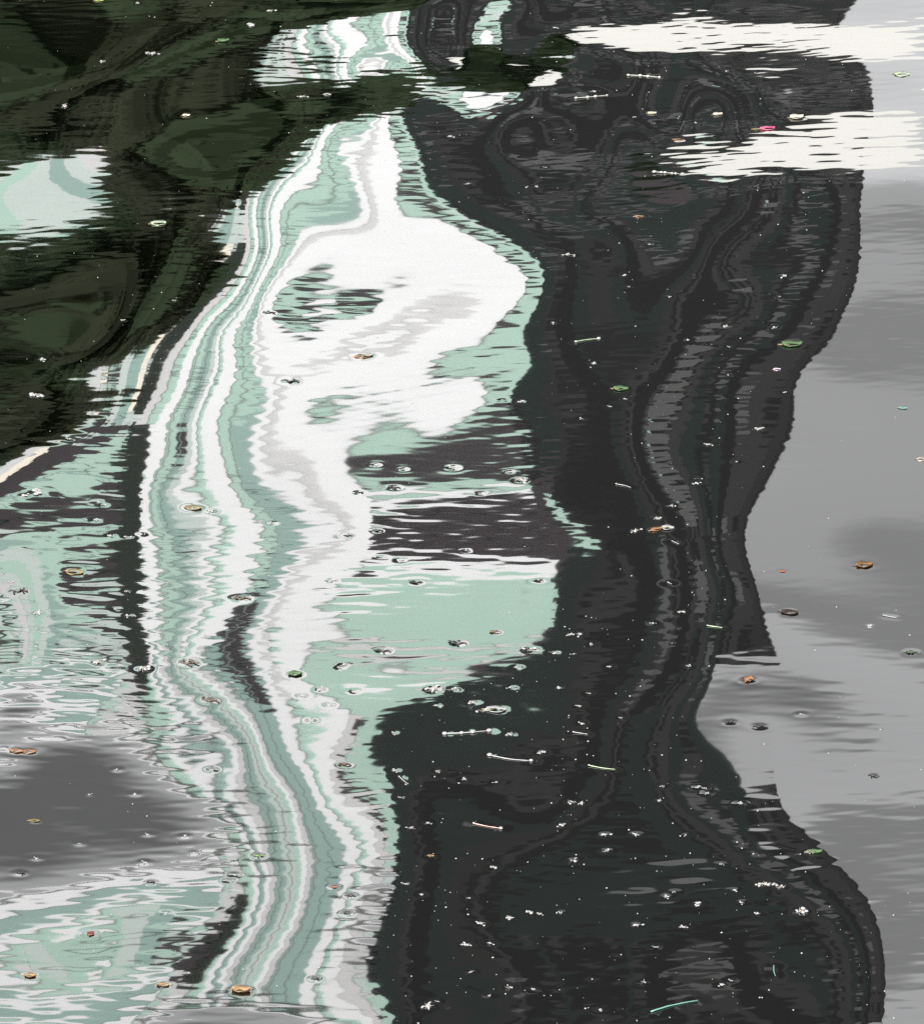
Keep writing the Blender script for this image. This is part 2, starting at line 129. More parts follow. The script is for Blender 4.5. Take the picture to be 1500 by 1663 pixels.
DEBRIS = [
('petal', 1.3696, 16.6697, 0.0463, 'palegreen', 'pale green oval leaf floating on the grey sky reflection in the upper right corner', 0),
('petal', 0.9236, 16.1786, 0.045, 'pink', 'bright pink petal floating on the dark reflection at upper right', 0),
('leaf', 0.8936, 16.1766, 0.0262, 'olive', 'small olive leaf scrap touching the pink petal', 0),
('petal', 0.7814, 16.342, 0.0284, 'cream', 'cream oval petal floating between the pink petal and the dark reflection top', 0),
('petal', 0.5812, 16.3782, 0.0265, 'cream', 'small cream oval petal on the dark reflection left of the pink petal', 0),
('petal', 1.0186, 16.2784, 0.0415, 'cream', 'long cream petal floating just above right of the pink petal', 0),
('leaf', 0.6547, 16.116, 0.0299, 'orange', 'small orange tipped leaf scrap lower left of the pink petal', 0),
('twig', 0.5192, 16.7351, 0.6146, 16.7106, 'bead', 'thin pale bead chain floating under the white band of reflection at top right', 4),
('twig', 0.3518, 16.5231, 0.4476, 16.5511, 'bead', 'short pale bead chain on the dark reflection at the top centre', 4),
('twig', 0.5703, 15.8031, 0.6535, 15.7809, 'bead', 'row of pale bubbles strung below the slanting white streak', 6),
('leaf', 0.5128, 15.4017, 0.0251, 'tan', 'beige leaf crumb on the dark grey reflection at upper right', 0),
('leaf', 0.8944, 14.2862, 0.0536, 'green', 'green leaf scrap on the dark reflection beside the grey sky edge', 0.2),
('leaf', 0.4232, 13.9736, 0.0394, 'green', 'round green leaf scrap on the black middle of the dark reflection', 0),
('petal', 0.8446, 14.0998, 0.0199, 'lilac', 'tiny lilac petal below the long green leaf scrap', 0),
('fluff', 0.7759, 13.6492, 0.0225, 'white', 'white seed tuft on the dark reflection close to its right edge', None),
('leaf', 1.1586, 13.7875, 0.0228, 'teal', 'tiny teal leaf scrap on the grey sky reflection at the right edge', 0),
('petal', 1.1798, 13.4095, 0.0254, 'cream', 'cream petal cut by the right edge of the frame', 0),
('leaf', 0.4844, 12.9349, 0.0337, 'orange', 'orange and white shell shaped leaf floating in the middle of the dark reflection', 0.3),
('petal', 0.5122, 12.941, 0.0307, 'white', 'white curled petal lying against the orange shell shaped leaf', 0),
('fluff', 0.4337, 12.9309, 0.0276, 'white', 'white fluff tuft left of the orange shell shaped leaf', None),
('fluff', 0.4854, 13.0122, 0.0231, 'white', 'white fluff tuft just above the orange shell shaped leaf', None),
('leaf', 0.9838, 12.6812, 0.0423, 'amber', 'amber brown curled leaf alone on the grey sky reflection', 0.1),
('leaf', 0.783, 12.3715, 0.0414, 'dark', 'dark curled leaf with pink edge on the light grey reflection near the dark corner', -0.1),
('leaf', 0.7811, 12.6378, 0.015, 'rust', 'tiny rust red leaf crumb on the light grey reflection', 0),
('leaf', 0.6679, 11.9682, 0.0287, 'orange', 'orange leaf piece standing up on the grey water below the dark corner', 1.1),
('sprig', 0.659, 11.9613, 0.023, 'darkstem', 'black stem fragment crossing the orange leaf piece', 0),
('sprig', 0.6126, 11.7243, 0.0254, 'darkstem', 'dark forked sprig on the light grey reflection below the orange piece', 0),
('sprig', 0.6788, 11.6978, 0.031, 'darkstem', 'thin wavy dark sprig right of the dark forked sprig', 0),
('sprig', 1.058, 12.1257, 0.0378, 'darkgreen', 'dark green sprig on the light reflection at the right edge', 0),
('sprig', 0.9192, 11.4133, 0.0249, 'darkstem', 'dark sprig floating low on the right hand grey reflection', 0),
('twig', 1.0075, 12.355, 1.0374, 12.3399, 'white', 'short white twig on the grey reflection at the right edge', 1),
('fluff', 0.9706, 12.2887, 0.0206, 'white', 'grey white tuft left of the short white twig', None),
('leaf', 0.7639, 10.9989, 0.0294, 'green', 'bright green leaf wrapped in white fluff at the dark reflection edge', 0.2),
('fluff', 0.7506, 10.9997, 0.0214, 'white', 'white fluff clinging to the bright green leaf', None),
('twig', 0.3107, 14.3524, 0.3734, 14.379, 'palegreen', 'pale green twig on the dark reflection beside the white frames', 2),
('leaf', -0.2687, 14.2511, 0.0434, 'orange', 'orange cored leaf in a ripple ring on the white and green reflection', 0.1),
('petal', -0.2555, 14.2615, 0.0267, 'white', 'white petal resting on the orange cored leaf', 0),
('fluff', 0.3017, 15.0786, 0.0246, 'white', 'white tuft on the dark seam right of the white loop reflection', None),
('fluff', 0.3573, 14.1818, 0.0199, 'white', 'white tuft below the pale green twig', None),
('petal', -0.8763, 15.3466, 0.0429, 'palegreen', 'pale green leaf on the dark tree reflection near the white slivers', 0),
('leaf', -0.7589, 17.1033, 0.0355, 'green', 'thin green leaf on the dark tree reflection at the top left', 0),
('fluff', -0.6783, 17.2678, 0.0358, 'white', 'white tuft on the tree reflection above the white sliver', None),
('fluff', -0.9801, 16.9805, 0.0353, 'white', 'long white tuft on the green tree reflection at top left', None),
('leaf', -1.184, 17.6098, 0.0284, 'yellowgreen', 'yellow green leaf cut by the top edge of the frame', 0),
('fluff', -1.0545, 17.5636, 0.0202, 'white', 'small white tuft touching the top edge on the tree reflection', None),
('fluff', -0.6199, 17.419, 0.0281, 'white', 'upright white feather tuft near the top edge', None),
('fluff', -1.2217, 16.449, 0.0343, 'white', 'white feather tuft with a yellow stalk on the left tree reflection', None),
('fluff', -1.1294, 16.9023, 0.0234, 'white', 'white pair of tufts left of the long white tuft', None),
('petal', -0.8428, 16.3627, 0.0227, 'cream', 'cream petal crumb under the upper white sliver', 0),
('fluff', -0.4913, 16.5471, 0.0268, 'white', 'white tuft on the tree reflection under the white and green streaks', None),
('petal', -0.4155, 16.5653, 0.023, 'white', 'white petal right of the tuft on the central tree reflection', 0),
('fluff', -1.1278, 13.8786, 0.0392, 'white', 'largest white tuft on the brown tree reflection at the left edge', None),
('fluff', -1.1287, 14.1703, 0.0233, 'white', 'white tuft above the largest tuft at the left edge', None),
('fluff', -0.8025, 14.6658, 0.0171, 'white', 'white dot of fluff near the right rim of the brown tree reflection', None),
('fluff', -0.9314, 14.4952, 0.0136, 'white', 'faint white dot of fluff on the middle of the brown tree reflection', None),
('leaf', -0.6762, 13.0768, 0.0434, 'yellow', 'yellowish leaf tangle on the white striped reflection at left', 0),
('leaf', -0.9413, 12.6101, 0.0451, 'yellow', 'yellow leaf tangle in front of the dark windows at far left', 0),
('sprig', -1.0686, 12.4703, 0.0447, 'darkstem', 'dark tangle of stems on the pale reflection at the left edge', 0),
('petal', 0.0766, 11.8155, 0.0454, 'white', 'big glossy white oval petal on the black reflection', 0),
('fluff', 0.0496, 11.8122, 0.0283, 'white', 'cloudy fluff hugging the left side of the big white petal', None),
('fluff', 0.0285, 11.8597, 0.0256, 'white', 'white tuft upper left of the big white petal', None),
('twig', -0.0393, 11.6757, 0.0618, 11.6935, 'white', 'white bead chain floating below the big white petal', 4),
('twig', 0.0626, 11.5529, 0.1554, 11.5204, 'white', 'looped pale twig with a white knob at each end', 2),
('twig', 0.2851, 11.4885, 0.3427, 11.4655, 'palegreen', 'drop shaped pale green twig on the dark reflection', 1),
('twig', 0.254, 11.6771, 0.2861, 11.665, 'white', 'tiny white twig above the drop shaped green twig', 1),
('leaf', -1.0006, 11.5146, 0.0306, 'orange', 'left orange leaf of a pair on the grey reflection at the left edge', 0),
('leaf', -0.9728, 11.513, 0.0306, 'orange', 'right orange leaf of a pair on the grey reflection at the left edge', 0),
('leaf', -0.7754, 10.5655, 0.0207, 'red', 'dark red seed leaf on the pale reflection at lower left', 1.2),
('leaf', -0.9338, 11.142, 0.0244, 'olive', 'olive leaf crumb on a white streak at lower left', 0),
('fluff', -0.6039, 11.0839, 0.0161, 'white', 'white tuft alone on the grey patch at lower left', None),
('fluff', 0.7128, 10.6859, 0.0366, 'white', 'heart shaped ring of white fluff on the dark reflection at lower right', None),
('fluff', 0.645, 10.8351, 0.0291, 'white', 'left clump of a row of three white tufts at lower right', None),
('fluff', 0.6661, 10.8365, 0.0185, 'white', 'middle clump of a row of three white tufts at lower right', None),
('fluff', 0.6836, 10.8191, 0.0264, 'white', 'right clump of a row of three white tufts at lower right', None),
('fluff', -0.0665, 10.2361, 0.0277, 'white', 'cone shaped white feather tuft near the bottom edge', None),
('twig', 0.0257, 11.1737, 0.085, 11.1477, 'pinkish', 'pinkish split twig on the dark reflection', 2),
('twig', 0.3831, 10.2125, 0.4815, 10.2636, 'teal', 'long teal twig near the bottom edge of the dark reflection', 0),
('twig', 0.6443, 10.4202, 0.6442, 10.3707, 'teal', 'short upright teal stalk at lower right', 0),
('leaf', -0.2672, 11.4916, 0.0125, 'amber', 'tiny amber crumb beside a black seed on the pale green reflection', 0),
('leaf', -0.2561, 11.4887, 0.0166, 'dark', 'small black seed beside the amber crumb', 0),
('sprig', -0.4395, 10.9855, 0.0187, 'greenstem', 'small green cross of stems on the striped reflection', 0),
('leaf', -0.6109, 10.3154, 0.0228, 'tan', 'tan leaf crumb under the dark pillar tip at the bottom', 0),
('leaf', -0.4512, 10.297, 0.038, 'tan', 'tan leaf tangle near the bottom edge on the striped reflection', 0),
('leaf', -0.8856, 10.3463, 0.0229, 'tan', 'brown leaf crumb at the lower left edge', 0),
('leaf', -0.3884, 12.016, 0.0317, 'green', 'green leaf with dark stalk on the white frame reflection', 0),
('sprig', -0.1708, 13.2569, 0.0313, 'darkstem', 'dark looped stem on the pale green window reflection', 0),
('sprig', -0.2609, 13.2181, 0.0187, 'darkstem', 'small dark stem left of the dark looped stem', 0),
('sprig', -0.642, 12.0607, 0.0433, 'brownstem', 'brown stem tangle between the white stripes at left', 0),
('sprig', -0.5794, 11.8409, 0.0427, 'brownstem', 'long brown stem tangle across the pale stripes', 0),
('sprig', -0.532, 12.4788, 0.0446, 'brownstem', 'brown and white tangle on top of the dark window reflection', 0),
('fluff', -0.7447, 12.013, 0.0374, 'white', 'white tuft at the foot of the dark pillar reflection', None),
('leaf', 0.0821, 12.2869, 0.0235, 'brown', 'brown leaf crumb on the big pale green pane reflection', 0),
('sprig', -0.1862, 12.1716, 0.0378, 'darkstem', 'pair of black stem loops on the rippled pale reflection', 0),
('sprig', -0.0073, 12.2194, 0.0379, 'darkstem', 'row of black stem bits under the big pale green pane', 0),
('sprig', -0.1095, 12.6087, 0.027, 'darkstem', 'black stem knot above the big pale green pane', 0),
('sprig', 0.1875, 12.6137, 0.021, 'darkstem', 'black stem crumb at the right of the pale ripples', 0),
('sprig', -0.2833, 12.9158, 0.0184, 'darkstem', 'tiny black stem on the white frame edge', 0),
('sprig', -0.2103, 12.9526, 0.0276, 'darkstem', 'grey stem crumb at the left end of the dark window reflection', 0),
('sprig', 0.0106, 12.8174, 0.0213, 'darkstem', 'pale knot of stems under the dark window reflection', 0),
('sprig', -0.4579, 14.0411, 0.0461, 'darkstem', 'pale stem tangle on the green band left of centre', 0),
('sprig', -0.533, 14.5846, 0.0307, 'darkstem', 'dark stem crumb on the rim of the white loop', 0),
('leaf', -0.0667, 10.9975, 0.0134, 'tan', 'tan crumb by the pale edge of the dark reflection', 0),
('leaf', -0.2723, 10.8263, 0.0105, 'rust', 'rust crumb on the lower striped reflection', 0),
('sprig', -0.236, 10.7829, 0.0184, 'darkstem', 'dark crooked sprig on the lowest white stripe', 0),
('sprig', -0.2434, 10.6911, 0.013, 'darkstem', 'black knot on the lowest green stripe', 0),
('sprig', -0.3016, 10.3619, 0.0153, 'darkstem', 'grey knot near the foot of the green stripe', 0),
('sprig', -0.6649, 10.8396, 0.0185, 'darkstem', 'dark stem star under the grey patch at lower left', 0),
('sprig', -0.9459, 10.8674, 0.0239, 'darkstem', 'dark stem scrap on the white streaks at the left edge', 0),
('sprig', 0.5963, 13.2874, 0.0157, 'darkstem', 'dark crumb on the wide dark reflection', 0),
('twig', 0.3917, 13.2605, 0.4285, 13.2353, 'white', 'short white straw on the left half of the dark reflection', 1),
('twig', 0.5182, 12.8511, 0.5357, 12.8286, 'white', 'tiny white straw under the orange shell shaped leaf', 0),
('twig', 0.4982, 12.5782, 0.5082, 12.5654, 'white', 'tiny white straw in the narrow waist of the dark reflection', 0),
('twig', 0.5838, 12.2937, 0.6184, 12.2807, 'palegreen', 'thin pale green straw near the dark corner', 1),
('twig', -0.1405, 11.4278, -0.1195, 11.387, 'white', 'tiny bent white straw on the dark reflection near its pale left edge', 1),
('fluff', -0.0629, 11.9367, 0.0372, 'white', 'small white seed tuft scattered on the dark building reflection', 'white seed tufts on the dark reflection'),
('fluff', -0.0597, 11.8408, 0.017, 'white', 'small white seed tuft scattered on the dark building reflection', 'white seed tufts on the dark reflection'),
('fluff', -0.0215, 11.937, 0.0286, 'white', 'small white seed tuft scattered on the dark building reflection', 'white seed tufts on the dark reflection'),
('fluff', 0.1131, 11.9464, 0.0172, 'white', 'small white seed tuft scattered on the dark building reflection', 'white seed tufts on the dark reflection'),
('fluff', 0.2261, 11.9419, 0.0172, 'white', 'small white seed tuft scattered on the dark building reflection', 'white seed tufts on the dark reflection'),
('fluff', -0.1572, 11.6793, 0.014, 'white', 'small white seed tuft scattered on the dark building reflection', 'white seed tufts on the dark reflection'),
('fluff', 0.1122, 11.6714, 0.0253, 'white', 'small white seed tuft scattered on the dark building reflection', 'white seed tufts on the dark reflection'),
('fluff', 0.181, 11.5683, 0.0223, 'white', 'small white seed tuft scattered on the dark building reflection', 'white seed tufts on the dark reflection'),
('fluff', -0.1506, 11.4657, 0.0194, 'white', 'small white seed tuft scattered on the dark building reflection', 'white seed tufts on the dark reflection'),
('fluff', -0.0553, 11.4654, 0.0194, 'white', 'small white seed tuft scattered on the dark building reflection', 'white seed tufts on the dark reflection'),
('fluff', 0.0069, 11.4219, 0.0165, 'white', 'small white seed tuft scattered on the dark building reflection', 'white seed tufts on the dark reflection'),
('fluff', 0.0757, 11.4052, 0.0124, 'white', 'small white seed tuft scattered on the dark building reflection', 'white seed tufts on the dark reflection'),
('fluff', -0.1366, 11.3138, 0.0137, 'white', 'small white seed tuft scattered on the dark building reflection', 'white seed tufts on the dark reflection'),
('fluff', -0.1119, 11.1449, 0.0189, 'white', 'small white seed tuft scattered on the dark building reflection', 'white seed tufts on the dark reflection'),
('fluff', -0.0743, 11.1733, 0.0162, 'white', 'small white seed tuft scattered on the dark building reflection', 'white seed tufts on the dark reflection'),
('fluff', -0.1226, 10.8503, 0.0158, 'white', 'small white seed tuft scattered on the dark building reflection', 'white seed tufts on the dark reflection'),
('fluff', -0.0853, 10.7975, 0.0131, 'white', 'small white seed tuft scattered on the dark building reflection', 'white seed tufts on the dark reflection'),
('fluff', 0.069, 10.9401, 0.0186, 'white', 'small white seed tuft scattered on the dark building reflection', 'white seed tufts on the dark reflection'),
('fluff', 0.2189, 11.1669, 0.0216, 'white', 'small white seed tuft scattered on the dark building reflection', 'white seed tufts on the dark reflection'),
('fluff', 0.2428, 11.293, 0.0273, 'white', 'small white seed tuft scattered on the dark building reflection', 'white seed tufts on the dark reflection'),
('fluff', 0.2658, 11.2823, 0.0191, 'white', 'small white seed tuft scattered on the dark building reflection', 'white seed tufts on the dark reflection'),
('fluff', 0.3108, 11.1127, 0.0242, 'white', 'small white seed tuft scattered on the dark building reflection', 'white seed tufts on the dark reflection'),
('fluff', 0.3141, 11.0283, 0.0241, 'white', 'small white seed tuft scattered on the dark building reflection', 'white seed tufts on the dark reflection'),
('fluff', 0.2397, 10.9775, 0.024, 'white', 'small white seed tuft scattered on the dark building reflection', 'white seed tufts on the dark reflection'),
('fluff', 0.0144, 10.7823, 0.0105, 'white', 'small white seed tuft scattered on the dark building reflection', 'white seed tufts on the dark reflection'),
('fluff', 0.0389, 10.6516, 0.0234, 'white', 'small white seed tuft scattered on the dark building reflection', 'white seed tufts on the dark reflection'),
('fluff', 0.1015, 10.6845, 0.0235, 'white', 'small white seed tuft scattered on the dark building reflection', 'white seed tufts on the dark reflection'),
('fluff', 0.1434, 10.7105, 0.0209, 'white', 'small white seed tuft scattered on the dark building reflection', 'white seed tufts on the dark reflection'),
('fluff', 0.1642, 10.7047, 0.0157, 'white', 'small white seed tuft scattered on the dark building reflection', 'white seed tufts on the dark reflection'),
('fluff', 0.2099, 10.7117, 0.0209, 'white', 'small white seed tuft scattered on the dark building reflection', 'white seed tufts on the dark reflection'),
('fluff', 0.0064, 10.5424, 0.0232, 'white', 'small white seed tuft scattered on the dark building reflection', 'white seed tufts on the dark reflection'),
('fluff', 0.0579, 10.553, 0.0155, 'white', 'small white seed tuft scattered on the dark building reflection', 'white seed tufts on the dark reflection'),
('fluff', 0.0191, 10.4113, 0.0153, 'white', 'small white seed tuft scattered on the dark building reflection', 'white seed tufts on the dark reflection'),
('fluff', 0.0961, 10.3336, 0.0203, 'white', 'small white seed tuft scattered on the dark building reflection', 'white seed tufts on the dark reflection'),
('fluff', 0.0567, 10.2938, 0.0101, 'white', 'small white seed tuft scattered on the dark building reflection', 'white seed tufts on the dark reflection'),
('fluff', -0.0503, 10.2638, 0.0101, 'white', 'small white seed tuft scattered on the dark building reflection', 'white seed tufts on the dark reflection'),
('fluff', 0.1466, 10.325, 0.0127, 'white', 'small white seed tuft scattered on the dark building reflection', 'white seed tufts on the dark reflection'),
('fluff', 0.282, 10.2265, 0.0126, 'white', 'small white seed tuft scattered on the dark building reflection', 'white seed tufts on the dark reflection'),
('fluff', 0.4364, 11.2934, 0.0137, 'white', 'small white seed tuft scattered on the dark building reflection', 'white seed tufts on the dark reflection'),
('fluff', 0.4486, 11.3705, 0.0165, 'white', 'small white seed tuft scattered on the dark building reflection', 'white seed tufts on the dark reflection'),
('fluff', 0.3808, 11.1139, 0.0189, 'white', 'small white seed tuft scattered on the dark building reflection', 'white seed tufts on the dark reflection'),
('fluff', 0.4867, 11.1061, 0.0108, 'white', 'small white seed tuft scattered on the dark building reflection', 'white seed tufts on the dark reflection'),
('fluff', 0.5372, 11.358, 0.0165, 'white', 'small white seed tuft scattered on the dark building reflection', 'white seed tufts on the dark reflection'),
('fluff', 0.5592, 10.95, 0.0133, 'white', 'small white seed tuft scattered on the dark building reflection', 'white seed tufts on the dark reflection'),
('fluff', 0.5808, 10.8116, 0.0158, 'white', 'small white seed tuft scattered on the dark building reflection', 'white seed tufts on the dark reflection'),
('fluff', 0.5922, 10.7475, 0.0157, 'white', 'small white seed tuft scattered on the dark building reflection', 'white seed tufts on the dark reflection'),
('fluff', 0.6233, 10.6881, 0.0157, 'white', 'small white seed tuft scattered on the dark building reflection', 'white seed tufts on the dark reflection'),
('fluff', 0.5008, 10.7481, 0.0236, 'white', 'small white seed tuft scattered on the dark building reflection', 'white seed tufts on the dark reflection'),
('fluff', 0.4355, 10.7893, 0.0184, 'white', 'small white seed tuft scattered on the dark building reflection', 'white seed tufts on the dark reflection'),
('fluff', 0.4535, 10.8135, 0.0132, 'white', 'small white seed tuft scattered on the dark building reflection', 'white seed tufts on the dark reflection'),
('fluff', 0.4638, 10.6318, 0.0182, 'white', 'small white seed tuft scattered on the dark building reflection', 'white seed tufts on the dark reflection'),
('fluff', 0.3671, 10.6455, 0.0234, 'white', 'small white seed tuft scattered on the dark building reflection', 'white seed tufts on the dark reflection'),
('fluff', 0.4024, 10.5358, 0.0155, 'white', 'small white seed tuft scattered on the dark building reflection', 'white seed tufts on the dark reflection'),
('fluff', 0.3726, 10.3611, 0.0153, 'white', 'small white seed tuft scattered on the dark building reflection', 'white seed tufts on the dark reflection'),
('fluff', 0.5313, 10.3383, 0.0178, 'white', 'small white seed tuft scattered on the dark building reflection', 'white seed tufts on the dark reflection'),
('fluff', 0.5524, 10.3578, 0.0127, 'white', 'small white seed tuft scattered on the dark building reflection', 'white seed tufts on the dark reflection'),
('fluff', 0.6126, 11.2705, 0.0191, 'white', 'small white seed tuft scattered on the dark building reflection', 'white seed tufts on the dark reflection'),
('fluff', 0.5238, 11.3652, 0.0165, 'white', 'small white seed tuft scattered on the dark building reflection', 'white seed tufts on the dark reflection'),
('fluff', 0.5443, 11.3307, 0.0137, 'white', 'small white seed tuft scattered on the dark building reflection', 'white seed tufts on the dark reflection'),
('fluff', 0.3656, 11.7565, 0.0141, 'white', 'small white seed tuft scattered on the dark building reflection', 'white seed tufts on the dark reflection'),
('fluff', 0.2563, 12.2668, 0.0205, 'white', 'small white seed tuft scattered on the dark building reflection', 'white seed tufts on the dark reflection'),
('fluff', 0.2782, 12.2655, 0.0234, 'white', 'small white seed tuft scattered on the dark building reflection', 'white seed tufts on the dark reflection'),
('fluff', 0.306, 12.1991, 0.0204, 'white', 'small white seed tuft scattered on the dark building reflection', 'white seed tufts on the dark reflection'),
('fluff', 0.2179, 12.1549, 0.0232, 'white', 'small white seed tuft scattered on the dark building reflection', 'white seed tufts on the dark reflection'),
('fluff', 0.1271, 12.0687, 0.0173, 'white', 'small white seed tuft scattered on the dark building reflection', 'white seed tufts on the dark reflection'),
('fluff', 0.2613, 12.1451, 0.0131, 'white', 'small white seed tuft scattered on the dark building reflection', 'white seed tufts on the dark reflection'),
('fluff', 0.3463, 12.0614, 0.0144, 'white', 'small white seed tuft scattered on the dark building reflection', 'white seed tufts on the dark reflection'),
('fluff', 0.5271, 12.3864, 0.0207, 'white', 'small white seed tuft scattered on the dark building reflection', 'white seed tufts on the dark reflection'),
('fluff', 0.4542, 12.3226, 0.0147, 'white', 'small white seed tuft scattered on the dark building reflection', 'white seed tufts on the dark reflection'),
('fluff', 0.5292, 12.0529, 0.0202, 'white', 'small white seed tuft scattered on the dark building reflection', 'white seed tufts on the dark reflection'),
('fluff', 0.2697, 11.8333, 0.0142, 'white', 'small white seed tuft scattered on the dark building reflection', 'white seed tufts on the dark reflection'),
('fluff', 0.2747, 11.7289, 0.0169, 'white', 'small white seed tuft scattered on the dark building reflection', 'white seed tufts on the dark reflection'),
('fluff', 0.2925, 11.9052, 0.0143, 'white', 'small white seed tuft scattered on the dark building reflection', 'white seed tufts on the dark reflection'),
('fluff', 0.1644, 12.1726, 0.032, 'white', 'small white seed tuft scattered on the dark building reflection', 'white seed tufts on the dark reflection'),
('fluff', 0.7768, 11.7651, 0.0127, 'white', 'small white seed tuft scattered on the dark building reflection', 'white seed tufts on the dark reflection'),
('fluff', 0.3005, 17.2582, 0.0199, 'white', 'small pale seed tuft scattered on the reflection of the upper storeys', 'pale seed tufts around the middle of the frame'),
('fluff', 0.4104, 16.5934, 0.0192, 'white', 'small pale seed tuft scattered on the reflection of the upper storeys', 'pale seed tufts around the middle of the frame'),
('fluff', 0.5274, 16.3469, 0.0132, 'white', 'small pale seed tuft scattered on the reflection of the upper storeys', 'pale seed tufts around the middle of the frame'),
('fluff', 0.7112, 16.2791, 0.0132, 'white', 'small pale seed tuft scattered on the reflection of the upper storeys', 'pale seed tufts around the middle of the frame'),
('fluff', 0.8282, 16.7667, 0.0194, 'white', 'small pale seed tuft scattered on the reflection of the upper storeys', 'pale seed tufts around the middle of the frame'),
('fluff', 0.2182, 15.7044, 0.0164, 'white', 'small pale seed tuft scattered on the reflection of the upper storeys', 'pale seed tufts around the middle of the frame'),
('fluff', 0.1908, 15.6986, 0.0146, 'white', 'small pale seed tuft scattered on the reflection of the upper storeys', 'pale seed tufts around the middle of the frame'),
('fluff', 0.0146, 15.725, 0.0219, 'white', 'small pale seed tuft scattered on the reflection of the upper storeys', 'pale seed tufts around the middle of the frame'),
('fluff', 0.2479, 15.8828, 0.0129, 'white', 'small pale seed tuft scattered on the reflection of the upper storeys', 'pale seed tufts around the middle of the frame'),
('fluff', -0.0354, 16.1666, 0.0262, 'white', 'small pale seed tuft scattered on the reflection of the upper storeys', 'pale seed tufts around the middle of the frame'),
('fluff', 0.3191, 15.0724, 0.0176, 'white', 'small pale seed tuft scattered on the reflection of the upper storeys', 'pale seed tufts around the middle of the frame'),
('fluff', 0.5336, 15.1524, 0.0123, 'white', 'small pale seed tuft scattered on the reflection of the upper storeys', 'pale seed tufts around the middle of the frame'),
('fluff', 0.4563, 14.8955, 0.0174, 'white', 'small pale seed tuft scattered on the reflection of the upper storeys', 'pale seed tufts around the middle of the frame'),
('fluff', 0.721, 14.4466, 0.0203, 'white', 'small pale seed tuft scattered on the reflection of the upper storeys', 'pale seed tufts around the middle of the frame'),
('fluff', 0.4657, 14.7963, 0.0138, 'white', 'small pale seed tuft scattered on the reflection of the upper storeys', 'pale seed tufts around the middle of the frame'),
('fluff', 0.5762, 14.7025, 0.0137, 'white', 'small pale seed tuft scattered on the reflection of the upper storeys', 'pale seed tufts around the middle of the frame'),
('fluff', 0.9022, 14.8389, 0.0277, 'white', 'small pale seed tuft scattered on the reflection of the upper storeys', 'pale seed tufts around the middle of the frame'),
('fluff', 0.7223, 14.2851, 0.0134, 'white', 'small pale seed tuft scattered on the reflection of the upper storeys', 'pale seed tufts around the middle of the frame'),
('fluff', 0.8565, 14.4241, 0.0203, 'white', 'small pale seed tuft scattered on the reflection of the upper storeys', 'pale seed tufts around the middle of the frame'),
('fluff', 0.616, 14.3477, 0.0134, 'white', 'small pale seed tuft scattered on the reflection of the upper storeys', 'pale seed tufts around the middle of the frame'),
('fluff', 0.6382, 13.5407, 0.0224, 'white', 'small pale seed tuft scattered on the reflection of the upper storeys', 'pale seed tufts around the middle of the frame'),
('fluff', 0.7039, 13.4095, 0.0095, 'white', 'small pale seed tuft scattered on the reflection of the upper storeys', 'pale seed tufts around the middle of the frame'),
('fluff', 0.855, 13.9247, 0.0131, 'white', 'small pale seed tuft scattered on the reflection of the upper storeys', 'pale seed tufts around the middle of the frame'),
('fluff', 0.5951, 13.256, 0.0219, 'white', 'small pale seed tuft scattered on the reflection of the upper storeys', 'pale seed tufts around the middle of the frame'),
('fluff', 0.5254, 13.1003, 0.0248, 'white', 'small pale seed tuft scattered on the reflection of the upper storeys', 'pale seed tufts around the middle of the frame'),
('fluff', 0.1231, 13.3695, 0.0221, 'white', 'small pale seed tuft scattered on the reflection of the upper storeys', 'pale seed tufts around the middle of the frame'),
('fluff', 0.1462, 13.3059, 0.0346, 'white', 'small pale seed tuft scattered on the reflection of the upper storeys', 'pale seed tufts around the middle of the frame'),
('fluff', -0.0237, 13.401, 0.0348, 'white', 'small pale seed tuft scattered on the reflection of the upper storeys', 'pale seed tufts around the middle of the frame'),
('fluff', 0.0469, 13.2131, 0.0156, 'white', 'small pale seed tuft scattered on the reflection of the upper storeys', 'pale seed tufts around the middle of the frame'),
('fluff', -0.2217, 13.42, 0.0222, 'white', 'small pale seed tuft scattered on the reflection of the upper storeys', 'pale seed tufts around the middle of the frame'),
('fluff', -0.1501, 13.391, 0.019, 'white', 'small pale seed tuft scattered on the reflection of the upper storeys', 'pale seed tufts around the middle of the frame'),
('fluff', 0.1062, 13.9054, 0.0098, 'white', 'small pale seed tuft scattered on the reflection of the upper storeys', 'pale seed tufts around the middle of the frame'),
('fluff', 0.1551, 13.8939, 0.0228, 'white', 'small pale seed tuft scattered on the reflection of the upper storeys', 'pale seed tufts around the middle of the frame'),
('fluff', 0.3904, 13.8424, 0.013, 'white', 'small pale seed tuft scattered on the reflection of the upper storeys', 'pale seed tufts around the middle of the frame'),
('fluff', 0.3154, 13.7534, 0.0146, 'white', 'small pale seed tuft scattered on the reflection of the upper storeys', 'pale seed tufts around the middle of the frame'),
('fluff', 0.4309, 13.8965, 0.0114, 'white', 'small pale seed tuft scattered on the reflection of the upper storeys', 'pale seed tufts around the middle of the frame'),
('fluff', 0.2493, 14.515, 0.017, 'white', 'small pale seed tuft scattered on the reflection of the upper storeys', 'pale seed tufts around the middle of the frame'),
('fluff', 0.8811, 14.6678, 0.012, 'white', 'small pale seed tuft scattered on the reflection of the upper storeys', 'pale seed tufts around the middle of the frame'),
('fluff', -0.7945, 12.3416, 0.0236, 'white', 'small grey white seed tuft scattered on the pale building reflection', 'seed tufts on the pale reflection'),
('fluff', -0.8694, 12.864, 0.0214, 'white', 'small grey white seed tuft scattered on the pale building reflection', 'seed tufts on the pale reflection'),
('fluff', -0.8235, 12.8606, 0.0214, 'white', 'small grey white seed tuft scattered on the pale building reflection', 'seed tufts on the pale reflection'),
